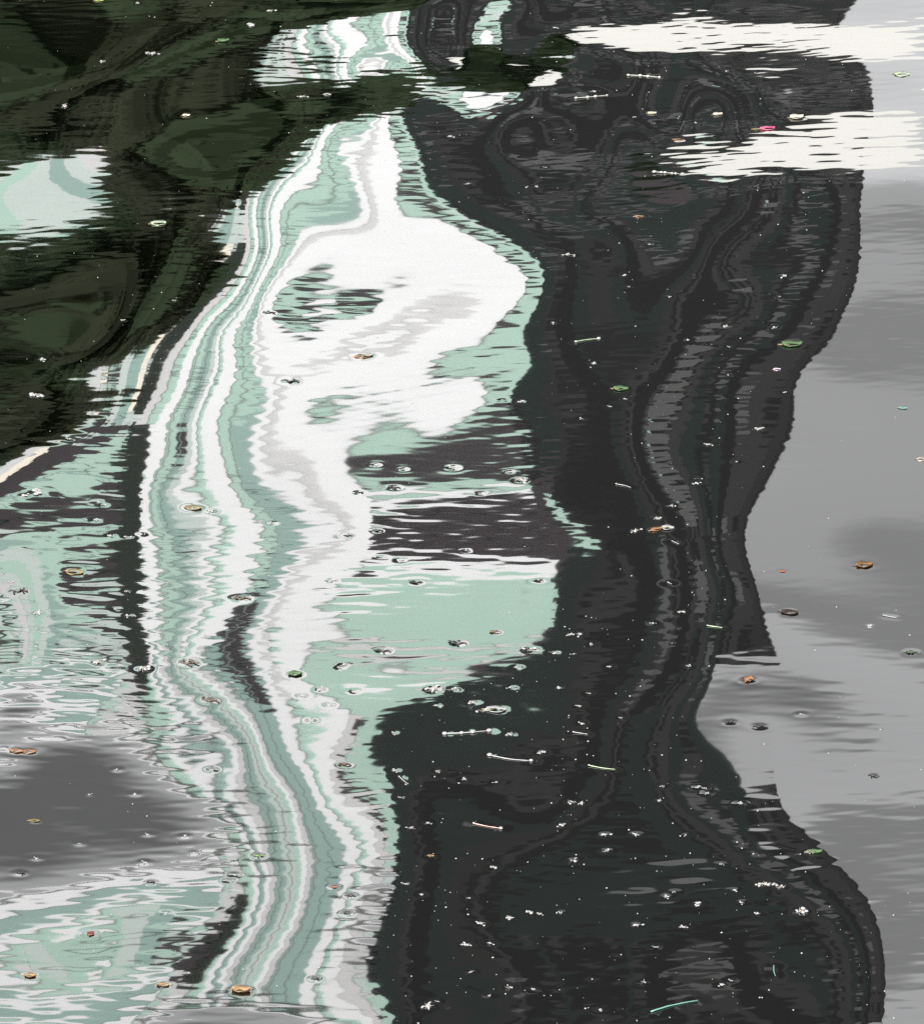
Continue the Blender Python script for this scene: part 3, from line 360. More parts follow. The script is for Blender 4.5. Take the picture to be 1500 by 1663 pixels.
('fluff', -0.9137, 12.9651, 0.0215, 'white', 'small grey white seed tuft scattered on the pale building reflection', 'seed tufts on the pale reflection'),
('fluff', -1.0715, 13.136, 0.0405, 'white', 'small grey white seed tuft scattered on the pale building reflection', 'seed tufts on the pale reflection'),
('fluff', -1.1005, 13.1096, 0.028, 'white', 'small grey white seed tuft scattered on the pale building reflection', 'seed tufts on the pale reflection'),
('fluff', -1.0952, 12.5275, 0.0239, 'white', 'small grey white seed tuft scattered on the pale building reflection', 'seed tufts on the pale reflection'),
('fluff', -1.0071, 12.3342, 0.0295, 'white', 'small grey white seed tuft scattered on the pale building reflection', 'seed tufts on the pale reflection'),
('fluff', -0.85, 12.0442, 0.0318, 'white', 'small grey white seed tuft scattered on the pale building reflection', 'seed tufts on the pale reflection'),
('fluff', -0.829, 12.3775, 0.0177, 'white', 'small grey white seed tuft scattered on the pale building reflection', 'seed tufts on the pale reflection'),
('fluff', -0.8078, 12.4995, 0.0179, 'white', 'small grey white seed tuft scattered on the pale building reflection', 'seed tufts on the pale reflection'),
('fluff', -0.7941, 12.8808, 0.0184, 'white', 'small grey white seed tuft scattered on the pale building reflection', 'seed tufts on the pale reflection'),
('fluff', -0.8971, 13.073, 0.0155, 'white', 'small grey white seed tuft scattered on the pale building reflection', 'seed tufts on the pale reflection'),
('fluff', -1.0122, 13.5338, 0.016, 'white', 'small grey white seed tuft scattered on the pale building reflection', 'seed tufts on the pale reflection'),
('fluff', -0.9137, 13.0925, 0.0155, 'white', 'small grey white seed tuft scattered on the pale building reflection', 'seed tufts on the pale reflection'),
('fluff', -0.6292, 13.0603, 0.0248, 'white', 'small grey white seed tuft scattered on the pale building reflection', 'seed tufts on the pale reflection'),
('fluff', -0.4724, 12.989, 0.0215, 'white', 'small grey white seed tuft scattered on the pale building reflection', 'seed tufts on the pale reflection'),
('fluff', -0.3705, 11.8865, 0.0171, 'white', 'small grey white seed tuft scattered on the pale building reflection', 'seed tufts on the pale reflection'),
('fluff', -0.3287, 11.9266, 0.0257, 'white', 'small grey white seed tuft scattered on the pale building reflection', 'seed tufts on the pale reflection'),
('fluff', -0.2843, 12.0612, 0.0231, 'white', 'small grey white seed tuft scattered on the pale building reflection', 'seed tufts on the pale reflection'),
('fluff', -0.2746, 12.0807, 0.0202, 'white', 'small grey white seed tuft scattered on the pale building reflection', 'seed tufts on the pale reflection'),
('fluff', -0.3053, 11.8352, 0.017, 'white', 'small grey white seed tuft scattered on the pale building reflection', 'seed tufts on the pale reflection'),
('fluff', -0.3455, 11.7417, 0.0141, 'white', 'small grey white seed tuft scattered on the pale building reflection', 'seed tufts on the pale reflection'),
('fluff', -0.25, 11.9201, 0.0171, 'white', 'small grey white seed tuft scattered on the pale building reflection', 'seed tufts on the pale reflection'),
('fluff', -0.315, 12.6124, 0.024, 'white', 'small grey white seed tuft scattered on the pale building reflection', 'seed tufts on the pale reflection'),
('fluff', -0.1515, 12.7542, 0.0273, 'white', 'small grey white seed tuft scattered on the pale building reflection', 'seed tufts on the pale reflection'),
('fluff', -0.1972, 12.7733, 0.0182, 'white', 'small grey white seed tuft scattered on the pale building reflection', 'seed tufts on the pale reflection'),
('fluff', -0.7715, 11.4327, 0.0111, 'white', 'small grey white seed tuft scattered on the pale building reflection', 'seed tufts on the pale reflection'),
('fluff', -0.9159, 10.9465, 0.0133, 'white', 'small grey white seed tuft scattered on the pale building reflection', 'seed tufts on the pale reflection'),
('fluff', -0.8285, 11.0319, 0.0107, 'white', 'small grey white seed tuft scattered on the pale building reflection', 'seed tufts on the pale reflection'),
('fluff', -0.8249, 11.2943, 0.0123, 'white', 'small grey white seed tuft scattered on the pale building reflection', 'seed tufts on the pale reflection'),
('fluff', -0.7231, 11.3016, 0.0137, 'white', 'small grey white seed tuft scattered on the pale building reflection', 'seed tufts on the pale reflection'),
('fluff', -0.6837, 10.945, 0.016, 'white', 'small grey white seed tuft scattered on the pale building reflection', 'seed tufts on the pale reflection'),
('fluff', -0.5587, 11.448, 0.0138, 'white', 'small grey white seed tuft scattered on the pale building reflection', 'seed tufts on the pale reflection'),
('fluff', -0.6241, 10.6806, 0.0131, 'white', 'small grey white seed tuft scattered on the pale building reflection', 'seed tufts on the pale reflection'),
('fluff', -0.5799, 10.997, 0.0107, 'white', 'small grey white seed tuft scattered on the pale building reflection', 'seed tufts on the pale reflection'),
('fluff', -0.5009, 10.8542, 0.0159, 'white', 'small grey white seed tuft scattered on the pale building reflection', 'seed tufts on the pale reflection'),
('fluff', -0.489, 10.8867, 0.0132, 'white', 'small grey white seed tuft scattered on the pale building reflection', 'seed tufts on the pale reflection'),
('fluff', -0.6847, 11.0902, 0.0121, 'white', 'small grey white seed tuft scattered on the pale building reflection', 'seed tufts on the pale reflection')]
SPECKS = [(0.256, 11.526), (0.29, 10.662), (0.221, 17.407), (-0.691, 11.186), (0.33, 16.238), (0.992, 15.344), (0.947, 10.768), (0.908, 10.654), (-0.381, 15.842), (-1.057, 11.836), (-0.833, 10.238), (0.498, 10.947), (0.712, 14.065), (-1.443, 17.083), (0.82, 10.408), (0.115, 14.544), (-0.929, 16.709), (0.354, 10.173), (0.772, 13.371), (-0.857, 10.54), (-0.013, 10.985), (0.442, 10.405), (0.815, 16.387), (-0.698, 10.929), (-0.088, 10.155), (0.537, 13.207), (-0.002, 14.332), (0.419, 11.978), (-0.289, 11.739), (-0.029, 11.369), (0.241, 17.424), (-0.048, 11.827), (0.174, 11.982), (0.254, 11.339), (0.653, 17.232), (-0.128, 12.082), (0.406, 12.184), (-0.076, 15.297), (-0.929, 14.454), (-0.509, 10.625), (-1.016, 12.238), (0.862, 10.271), (-0.29, 10.684), (-0.298, 13.586), (-1.106, 12.767), (0.889, 11.276), (0.32, 12.363), (0.084, 14.349), (0.544, 12.43), (0.879, 12.724), (0.668, 13.588), (0.454, 12.172), (0.946, 15.465), (0.466, 13.558), (0.544, 10.599), (0.901, 16.771), (0.651, 11.229), (1.054, 11.738), (0.909, 15.269), (0.952, 11.673), (-0.401, 10.552), (0.268, 13.717), (0.359, 17.071), (-0.349, 16.777), (0.157, 11.526), (-0.874, 13.526), (-0.536, 12.7), (0.576, 12.928), (-0.888, 11.912), (-0.831, 12.386), (0.483, 15.3), (-0.372, 13.94), (-0.132, 10.91), (-0.298, 16.52), (-0.039, 11.423), (-0.058, 10.711), (-0.169, 13.336), (-0.952, 15.907), (-0.224, 10.755), (-0.637, 14.815), (-0.054, 10.426), (0.434, 14.707), (0.63, 15.849), (-1.262, 15.251), (-0.443, 13.302), (0.488, 11.654), (-0.017, 10.477), (-0.75, 16.997), (-0.567, 16.986), (-0.223, 12.861), (0.262, 11.618), (-0.78, 16.338), (-0.524, 16.187), (0.203, 15.116), (0.587, 17.004), (-0.528, 14.021), (0.109, 10.684), (0.581, 12.533), (0.483, 11.752), (0.766, 13.935), (-1.19, 15.807), (0.454, 14.752), (0.595, 12.648), (-1.258, 16.182), (0.685, 10.386), (0.684, 11.597), (0.083, 15.807), (-0.103, 10.459), (0.513, 10.469), (1.04, 12.39), (0.757, 13.648), (-0.035, 10.754), (-0.736, 14.813), (-0.644, 14.187), (0.288, 13.818), (0.772, 13.116), (0.25, 11.196), (-0.77, 13.87), (-1.203, 14.521), (-0.051, 11.755), (0.414, 11.94), (0.74, 14.09), (0.412, 12.905), (-1.21, 16.614), (0.166, 11.427), (-0.371, 10.495), (0.323, 10.374), (0.375, 10.988), (0.108, 13.885), (0.773, 10.58), (0.113, 11.684), (1.031, 15.311), (0.648, 10.758), (1.031, 14.549), (0.2, 10.324), (0.282, 15.689), (0.205, 12.1), (0.665, 16.855), (0.635, 10.351), (-0.066, 16.487), (-0.981, 16.559), (0.476, 11.101), (0.411, 10.539), (0.237, 10.332), (-1.153, 16.856), (0.697, 16.629), (0.107, 14.03), (0.24, 14.03), (-0.009, 10.341), (0.402, 11.254), (-0.563, 11.953), (1.235, 16.489), (-0.414, 17.352), (-0.135, 13.29), (0.666, 13.535), (0.501, 10.701), (-0.539, 13.279), (0.468, 16.265), (-0.122, 16.76), (0.777, 10.71), (0.277, 16.148), (0.803, 10.433), (-0.755, 13.56), (0.578, 16.573), (0.354, 14.019), (-0.582, 12.58), (0.095, 11.589), (-0.04, 11.741), (0.654, 13.657), (0.225, 11.238), (-0.458, 17.298), (0.831, 10.368), (0.177, 15.466), (-1.261, 16.61), (-0.673, 10.285), (-0.244, 12.212), (1.078, 15.63), (-0.011, 10.81), (0.251, 16.325), (0.245, 12.314), (1.264, 16.283), (0.526, 16.55), (0.638, 16.774), (-0.618, 14.633), (-0.095, 15.953), (-0.451, 10.402), (-1.024, 14.151), (0.445, 13.451), (1.138, 15.944), (0.119, 12.004), (0.568, 10.991), (-1.026, 14.984), (1.012, 14.867), (0.268, 10.377), (0.678, 14.306), (0.263, 10.958), (0.286, 11.627), (-0.232, 14.409), (1.071, 16.818), (0.915, 12.996), (-0.223, 15.297), (0.167, 14.732), (0.022, 10.491), (-0.875, 12.764), (0.081, 16.112), (-0.448, 11.497), (-0.061, 11.433), (-1.007, 15.825), (-0.712, 11.744), (0.211, 15.058), (-0.936, 11.594), (0.663, 14.306), (1.079, 14.711), (-0.161, 10.266), (0.321, 11.436), (-0.95, 10.391), (0.536, 13.016), (0.233, 11.22), (0.543, 10.986), (0.083, 13.239), (-0.25, 12.112), (0.169, 11.519), (-0.118, 11.858), (-0.478, 10.958), (0.71, 13.217), (0.247, 11.009), (0.429, 10.918), (-0.866, 16.835), (-0.986, 14.013), (0.506, 15.353), (-0.119, 13.77), (-0.091, 11.379), (0.715, 10.55), (-0.78, 14.375), (0.374, 11.364), (0.067, 10.978), (-0.917, 14.714), (-0.842, 13.578), (-1.164, 15.986), (-0.045, 11.178), (0.854, 15.185), (0.914, 16.744), (-0.407, 11.895), (0.054, 16.67), (0.905, 12.131), (-0.915, 11.87), (-0.6, 16.585), (1.104, 14.628), (-0.295, 10.418), (1.08, 16.867), (0.345, 12.289), (0.964, 14.526), (0.23, 12.456), (-0.113, 11.574), (-0.465, 12.022), (-0.12, 15.892), (-0.756, 13.221), (0.538, 13.366), (0.419, 15.12), (0.71, 14.549), (-1.05, 13.007), (0.077, 17.07), (0.996, 11.238), (-0.13, 17.191), (-0.732, 16.844), (0.686, 11.279), (-0.86, 14.874), (0.189, 14.795), (-0.568, 13.366), (-1.105, 15.097), (0.542, 12.42), (0.723, 11.233), (-0.816, 17.5), (-0.565, 10.528), (0.195, 11.742), (-0.025, 10.808), (0.549, 16.682), (-0.078, 12.769), (0.604, 14.229), (0.044, 10.985), (0.219, 12.109), (-0.122, 12.666), (-0.763, 10.478), (-0.003, 14.702), (1.175, 16.627), (0.427, 12.22), (-0.041, 16.012), (0.518, 13.221), (0.515, 10.366), (0.256, 12.3), (0.542, 15.224), (0.458, 11.385), (0.245, 11.776), (0.607, 11.029), (-0.143, 10.586), (0.068, 11.973), (-0.421, 13.075), (-0.595, 10.487), (-0.406, 11.117), (-0.059, 14.415), (-0.41, 17.538), (1.098, 14.134), (-0.875, 12.859), (-0.726, 11.249), (-0.125, 11.387), (0.451, 11.544), (0.792, 10.589), (-0.615, 13.624), (0.051, 11.938), (0.053, 14.101), (-1.044, 11.857), (0.48, 16.985), (0.747, 12.403), (-0.034, 10.732), (0.646, 10.466), (0.872, 11.861), (-0.382, 14.27), (0.201, 11.47), (-0.918, 10.723), (-0.195, 15.584), (-1.068, 13.297), (0.346, 14.15), (-0.026, 11.893), (0.61, 11.686), (-0.23, 15.935), (0.473, 14.388), (0.862, 11.743), (0.232, 11.711), (0.854, 14.692), (0.6, 14.43), (-0.686, 16.736), (0.24, 10.912), (0.563, 12.717), (0.215, 16.35), (0.576, 14.207), (0.206, 14.625), (0.311, 13.761), (0.447, 13.917), (0.064, 10.482), (-0.394, 13.907), (-0.003, 11.455), (0.471, 14.921), (0.898, 12.408), (0.209, 10.375), (-1.366, 17.617), (-0.564, 13.106), (0.128, 11.922), (0.166, 12.153), (0.918, 16.475), (0.731, 10.99), (0.496, 13.999), (1.296, 15.604), (0.563, 13.91), (0.478, 14.855), (-0.141, 10.684), (1.082, 14.881), (0.532, 15.661), (-0.875, 15.059), (-0.548, 15.022), (-0.918, 13.468), (-0.055, 10.738), (-0.21, 17.201), (0.192, 10.162), (0.115, 12.411), (-1.32, 16.777), (0.736, 12.637), (-1.05, 15.068), (-0.739, 11.474), (-0.729, 12.228), (0.472, 11.582), (0.376, 16.658), (0.159, 11.259), (-0.154, 10.526), (-0.828, 13.841), (0.309, 10.836), (0.239, 13.949), (0.152, 15.758), (-0.008, 15.561), (0.25, 10.779), (-0.756, 11.846), (-0.021, 13.443), (-0.614, 10.339), (0.457, 16.187), (0.568, 15.963), (0.255, 10.53), (0.402, 10.482), (0.84, 16.094), (0.327, 10.23), (0.1, 12.758), (0.065, 10.326), (-0.555, 15.778), (0.922, 15.052), (-0.007, 16.181), (-0.289, 16.293), (0.989, 11.924), (0.42, 11.458), (-1.198, 14.789), (-0.118, 10.809), (-1.183, 17.403), (0.537, 13.403), (0.016, 11.49), (-0.712, 11.047), (1.3, 15.005), (0.142, 10.97), (-0.003, 10.376), (0.528, 10.171), (0.228, 11.472), (-0.023, 10.642), (-0.704, 13.113), (-0.562, 10.379), (0.63, 10.998), (0.521, 14.169), (0.636, 12.608), (0.413, 12.629), (-0.332, 11.797), (0.553, 12.64), (0.67, 14.663), (-0.868, 12.701), (-0.074, 14.747), (-0.172, 15.198), (-0.473, 16.238), (0.935, 15.64), (1.132, 14.438), (-0.499, 10.824), (0.317, 10.472), (-0.707, 13.182), (0.019, 15.599), (-0.092, 11.784), (-0.213, 12.527), (0.44, 13.628), (-0.331, 12.146), (-0.035, 13.142), (0.62, 10.945), (1.252, 15.434), (-0.734, 11.208), (0.598, 11.062), (0.494, 11.009), (-0.063, 12.867), (1.237, 17.109), (0.158, 10.553), (0.129, 10.32), (0.689, 10.995), (0.012, 11.013), (-0.541, 14.933), (0.405, 12.087), (-0.462, 15.969), (0.641, 10.989), (-0.505, 14.945), (-1.236, 15.031), (-0.484, 12.795), (0.757, 10.456), (-0.266, 13.327), (0.513, 13.679), (0.7, 14.631), (0.296, 11.545), (-0.26, 16.19), (0.169, 10.588), (1.134, 13.721), (-0.394, 14.094), (-0.852, 14.592), (0.796, 16.748), (0.854, 12.806), (-0.391, 10.686), (0.558, 13.086), (-0.021, 13.601), (-0.353, 12.296), (-0.794, 14.688), (-0.457, 12.779), (-0.739, 10.667), (0.48, 10.646), (-0.383, 13.066), (0.365, 10.985), (-0.47, 12.634), (1.004, 12.952), (1.061, 12.234), (0.957, 14.447), (0.189, 15.504), (-0.062, 15.533), (0.59, 10.923), (0.758, 14.348), (1.051, 14.913), (0.197, 16.996), (0.581, 10.71), (0.365, 11.138), (0.176, 11.059), (-0.377, 10.949), (0.676, 13.707), (1.273, 15.899), (-1.172, 14.178), (-0.659, 10.42), (0.576, 15.375), (-0.114, 15.091), (0.36, 14.501), (-0.133, 11.706), (0.167, 15.646), (0.556, 12.509), (-0.798, 14.252), (-0.581, 10.833), (-0.065, 11.516), (0.209, 11.134), (0.759, 16.822), (1.066, 14.658), (0.741, 11.069), (0.408, 11.466), (0.662, 12.889), (0.013, 10.697), (0.012, 16.183), (0.826, 14.467), (1.3, 17.264), (0.698, 13.464), (0.529, 11.947), (0.645, 12.676), (-0.495, 11.305), (-0.882, 12.151), (1.009, 15.491), (-0.937, 15.348), (0.526, 15.171), (0.337, 14.69), (-0.334, 10.753), (0.085, 13.922), (-0.577, 13.398), (0.553, 10.276), (0.661, 10.51), (-0.812, 14.181), (-1.191, 13.763), (0.462, 11.762), (0.393, 11.255), (-0.369, 12.299), (1.362, 16.311), (0.309, 10.215), (0.822, 10.208), (-1.069, 13.59), (0.252, 12.123), (0.108, 12.956), (-0.098, 10.942), (0.462, 11.169), (0.25, 16.62), (0.097, 14.936), (0.894, 10.703), (0.31, 12.368), (-0.693, 16.736), (0.03, 11.186), (-0.581, 16.598), (-0.719, 12.226), (-1.243, 15.643), (0.342, 12.522), (-0.104, 10.384), (0.71, 16.269), (0.355, 10.761), (-0.365, 15.165), (-1.111, 13.515), (-0.749, 14.424), (-0.371, 12.339), (0.193, 15.398), (1.004, 15.362), (0.517, 10.846), (0.307, 10.489), (0.562, 12.562), (-0.992, 17.388), (-0.113, 10.767), (-0.274, 12.149), (-0.643, 11.871), (-0.639, 10.135), (0.411, 17.269), (-0.411, 16.357), (0.353, 11.51), (-0.031, 10.304), (0.067, 17.233), (-0.831, 15.637), (-0.023, 12.656), (-1.446, 17.634), (0.045, 14.07), (0.834, 10.343), (0.071, 10.397), (-0.749, 16.092), (-0.838, 16.679), (-0.083, 10.764), (-0.607, 12.768), (0.831, 12.139), (-1.287, 16.125), (-0.871, 15.807), (-0.076, 16.298), (0.636, 16.805), (0.643, 17.315), (0.731, 13.884), (0.111, 15.582), (0.331, 10.499), (0.194, 12.003), (-1.0, 14.317), (0.376, 10.313), (-0.131, 10.165), (0.26, 11.835), (0.702, 14.224), (-0.911, 16.277), (0.672, 10.199), (-0.629, 10.656), (0.028, 10.952), (-0.502, 12.05), (-1.039, 12.571), (0.344, 14.206), (0.805, 16.81), (0.496, 12.193), (0.251, 10.233), (-0.141, 10.364), (-0.948, 13.844), (0.155, 12.843), (0.59, 11.192), (-0.657, 16.671), (0.675, 10.681), (0.026, 12.28), (0.441, 10.996), (-0.169, 13.388), (0.704, 10.364), (0.238, 10.948), (0.008, 10.309), (0.309, 14.013), (-0.379, 10.324), (-0.05, 10.834), (0.871, 10.139), (0.74, 11.4), (0.257, 10.236), (0.709, 16.083), (-0.549, 13.502), (0.419, 10.92), (0.661, 16.324), (0.323, 14.988), (-0.87, 11.346), (0.029, 11.901), (0.578, 12.051), (-0.01, 16.573), (0.742, 16.09), (-0.142, 13.32), (-0.558, 10.991), (-0.353, 10.606), (0.737, 10.896), (-0.644, 12.155), (-0.837, 11.79), (0.159, 11.641), (0.72, 10.354), (0.669, 15.642), (0.878, 15.897), (-0.153, 11.668), (0.596, 10.602), (-0.315, 11.807), (0.548, 11.193), (0.609, 16.635), (0.577, 15.346), (0.394, 12.225), (0.479, 16.597), (-1.149, 16.255), (0.084, 11.25), (-0.42, 14.444), (-0.007, 11.398), (1.24, 16.682), (0.554, 10.294), (-0.927, 11.98), (0.575, 14.764), (-1.176, 13.493), (-0.044, 13.625), (0.226, 11.531), (-0.789, 11.71), (0.579, 12.666), (0.285, 10.176), (0.561, 10.795), (0.388, 11.883), (0.6, 10.776), (0.446, 11.307), (-1.024, 14.877), (-0.05, 10.665), (0.24, 11.221), (0.505, 11.76), (0.247, 11.268), (0.217, 11.213), (-0.837, 14.734), (0.982, 13.551), (-0.829, 10.564), (-0.825, 13.981), (0.011, 10.723), (0.515, 11.098), (-0.165, 10.847), (-0.042, 11.199), (0.054, 10.762), (0.28, 13.995), (0.365, 12.962), (-0.581, 17.25), (-0.59, 10.958), (1.141, 12.942), (0.779, 15.015), (-1.05, 12.985), (-0.226, 12.88), (0.67, 11.242), (1.406, 17.012), (0.379, 11.913), (1.191, 16.799), (-0.136, 14.087), (0.513, 13.827), (0.751, 10.667), (0.033, 11.812), (0.27, 14.534), (1.027, 11.443), (0.67, 11.269), (-0.583, 15.55), (0.248, 10.284), (0.089, 10.303), (0.168, 10.841), (-1.024, 12.112), (-0.948, 15.947), (0.22, 11.328), (-0.62, 11.048), (0.236, 16.596), (0.45, 15.173), (-0.307, 17.3), (0.612, 10.266), (0.391, 10.681), (0.287, 17.106), (-0.803, 12.443), (-1.062, 15.193), (0.356, 11.9), (0.298, 16.899), (0.573, 14.763), (-0.099, 14.393), (0.611, 13.289), (0.282, 11.552), (0.538, 11.507), (1.054, 11.754), (-0.481, 12.767), (0.371, 10.705), (0.988, 15.264), (0.416, 15.11), (0.584, 16.827), (-0.761, 17.329), (0.198, 11.287), (-0.919, 14.628), (0.528, 12.036), (0.168, 10.295), (0.125, 15.538), (-0.107, 14.222), (0.468, 14.132), (-0.067, 10.356), (0.783, 14.734), (-1.208, 15.074), (-0.514, 12.162), (0.236, 15.788), (0.506, 10.195), (1.177, 17.027), (0.798, 13.284), (0.822, 17.522), (0.504, 11.514), (0.243, 12.424), (-0.327, 12.252), (0.56, 10.566), (-0.132, 13.888), (-0.272, 14.035), (0.211, 12.76), (-0.222, 15.475), (1.08, 15.773), (-0.812, 17.532), (0.244, 11.764), (0.381, 11.436), (0.436, 11.602), (1.292, 15.479), (0.221, 15.928), (-0.005, 11.305), (-0.093, 12.164), (0.301, 14.507), (0.297, 12.377), (0.14, 11.963), (0.555, 12.767), (-0.39, 10.272), (1.1, 17.212), (0.542, 15.778), (0.572, 12.134), (-0.418, 11.745), (0.332, 15.429), (0.75, 10.683), (-0.525, 13.895), (-0.107, 10.537), (0.481, 10.982), (0.618, 13.18), (0.358, 11.727), (0.407, 10.383), (-0.479, 17.254), (0.826, 11.542), (0.021, 12.403), (0.607, 10.267), (0.698, 13.764), (0.348, 10.797), (0.509, 15.379), (0.53, 13.084), (-0.802, 12.163), (0.988, 15.212), (-0.213, 13.522), (0.438, 12.332), (-0.142, 13.72), (-1.101, 14.189), (-0.847, 12.099), (0.855, 10.566), (1.172, 16.902), (-0.14, 13.179), (0.882, 11.474), (0.21, 10.477), (0.163, 12.961), (0.864, 10.729), (-0.477, 14.283), (-0.382, 15.425), (-0.062, 11.009), (0.121, 16.282), (-0.089, 10.874), (-1.222, 15.335), (0.628, 10.302), (-0.071, 16.193), (0.408, 12.343), (-1.086, 17.406), (-0.882, 12.195), (-0.051, 13.204), (0.212, 11.494), (0.649, 11.149), (1.202, 16.528), (0.096, 11.704), (0.242, 11.685), (0.529, 13.772), (-0.272, 16.454), (0.421, 15.258), (0.612, 11.416), (-1.01, 17.401), (0.294, 14.89), (-0.071, 16.215), (-0.003, 11.643), (0.476, 14.472), (0.562, 12.963), (0.201, 10.748), (0.505, 11.247), (-0.227, 10.552), (-0.036, 10.819), (0.111, 14.89), (0.72, 13.457), (0.12, 17.042), (-0.409, 14.433), (-0.994, 11.377), (0.23, 11.64), (0.126, 10.921), (0.865, 15.575), (0.876, 15.126), (0.561, 10.243), (0.334, 12.297), (0.346, 12.26), (-1.039, 15.304), (-1.282, 17.035), (0.482, 10.531), (-0.118, 13.962), (0.118, 10.925), (1.086, 12.121), (0.182, 10.295), (0.811, 14.512), (0.421, 10.186), (0.287, 16.686), (1.036, 16.377), (0.276, 11.299), (-1.005, 15.539), (0.997, 15.534), (0.177, 11.002), (-0.004, 13.363), (1.0, 16.772), (0.705, 10.479), (0.223, 10.754), (0.616, 12.432), (0.69, 14.122), (0.554, 16.419), (0.286, 11.701), (-1.088, 13.438), (0.289, 12.187), (-0.888, 14.261), (-0.022, 12.481), (-0.739, 12.555), (-0.9, 12.004), (1.24, 15.462), (0.816, 15.23), (0.637, 13.014), (0.522, 11.476), (0.56, 12.492), (0.324, 16.976), (-0.789, 10.793), (-0.458, 11.483), (1.358, 16.536), (0.224, 16.433), (0.387, 12.675), (-0.265, 12.36), (-0.565, 13.569), (-0.115, 10.287), (-0.126, 10.666), (0.228, 11.409), (0.633, 12.458), (0.61, 11.052), (0.948, 10.719), (0.208, 14.524), (0.409, 16.763), (-0.281, 12.576), (0.345, 11.218), (0.271, 14.38), (-0.161, 12.24)]
DIMPLES = []
for d in DEBRIS:
    if d[0] == 'twig': DIMPLES += [(d[1], d[2], .016, .0009), (d[3], d[4], .016, .0009), ((d[1] + d[3]) / 2, (d[2] + d[4]) / 2, .016, .0007)]
    else: DIMPLES.append((d[1], d[2], max(.011, d[3] * .45), .0006 + d[3] * .022))
def height(gx, gy):
    s, w = swell(gx, gy); return s + (1 - w) * outer(gx, gy) + ripples(gx, gy)
def axis(a, b, step, lo, hi, grow=1.16):
    mid = list(np.arange(a, b + 1e-9, step)); l = []; x = a; s = step
    while x > lo: s *= grow; x -= s; l.append(x)
    r = []; x = mid[-1]; s = step
    while x < hi: s *= grow; x += s; r.append(x)
    return np.array(l[::-1] + mid + r)
xs = axis(-1.62, 1.62, .0072, -90, 90); ys = axis(9.9, 18.1, .0062, -25, 39.5); ys = np.minimum(ys, 39.6)
GX, GY = np.meshgrid(xs, ys); HZ = height(GX, GY)
for x, y, sg, dp in DIMPLES:          # little meniscus rings round whatever floats
    i0, i1 = np.searchsorted(xs, (x - 4 * sg, x + 4 * sg)); j0, j1 = np.searchsorted(ys, (y - 4 * sg, y + 4 * sg))
    q = ((GX[j0:j1, i0:i1] - x) ** 2 + (GY[j0:j1, i0:i1] - y) ** 2) / sg ** 2
    HZ[j0:j1, i0:i1] += -dp * (1 - q * .6) * np.exp(-q * .5) * .10
ny, nx = GX.shape
me = bpy.data.meshes.new('water'); me.vertices.add(nx * ny)
me.vertices.foreach_set('co', np.stack([GX, GY, HZ], -1).astype(np.float32).ravel())
ii = np.arange((ny - 1) * (nx - 1)); r0 = ii // (nx - 1) * nx + ii % (nx - 1)
quads = np.stack([r0, r0 + 1, r0 + nx + 1, r0 + nx], -1).astype(np.int32)
me.loops.add(quads.size); me.loops.foreach_set('vertex_index', quads.ravel())
me.polygons.add(len(quads)); me.polygons.foreach_set('loop_start', np.arange(0, quads.size, 4, dtype=np.int32))
me.polygons.foreach_set('use_smooth', np.ones(len(quads), bool)); me.update(calc_edges=True)
wm = bpy.data.materials.new('river_water'); wm.use_nodes = True; nt = wm.node_tree; pb = nt.nodes['Principled BSDF']
nt.nodes.remove(pb)      # deep clear water: what shows is the mirrored light, weighted by Fresnel
gl = nt.nodes.new('ShaderNodeBsdfGlossy'); gl.inputs['Roughness'].default_value = 0.015; fr = nt.nodes.new('ShaderNodeFresnel'); fr.inputs['IOR'].default_value = 1.9
nt.links.new(fr.outputs['Fac'], gl.inputs['Color']); nt.links.new(gl.outputs['BSDF'], nt.nodes['Material Output'].inputs['Surface'])
water = struct(link_mesh('water', me, wm))
def wz(x, y): return float(height(np.array([x]), np.array([y]))[0])

# ------------------------------------------------------------------ ground, quay
struct(boxes('river_bed', [(-90, 90, -25, 39.6, -3.2, -3.0)], mat('mud', (.05, .045, .035), .9, var=.3)))
g = pyobj('ground', [(-2500, 40.2, 1.2), (2500, 40.2, 1.2), (2500, 4500, 1.2), (-2500, 4500, 1.2)], [(0, 1, 2, 3)], mat('grass_ground', (.07, .09, .04), .95, var=.5, scale=.4)); struct(g)
struct(boxes('quay', [(-90, 90, 39.4, 40.2, -3.0, 1.25)], mat('quay_stone', (.28, .27, .25), .9, var=.35, scale=2)))

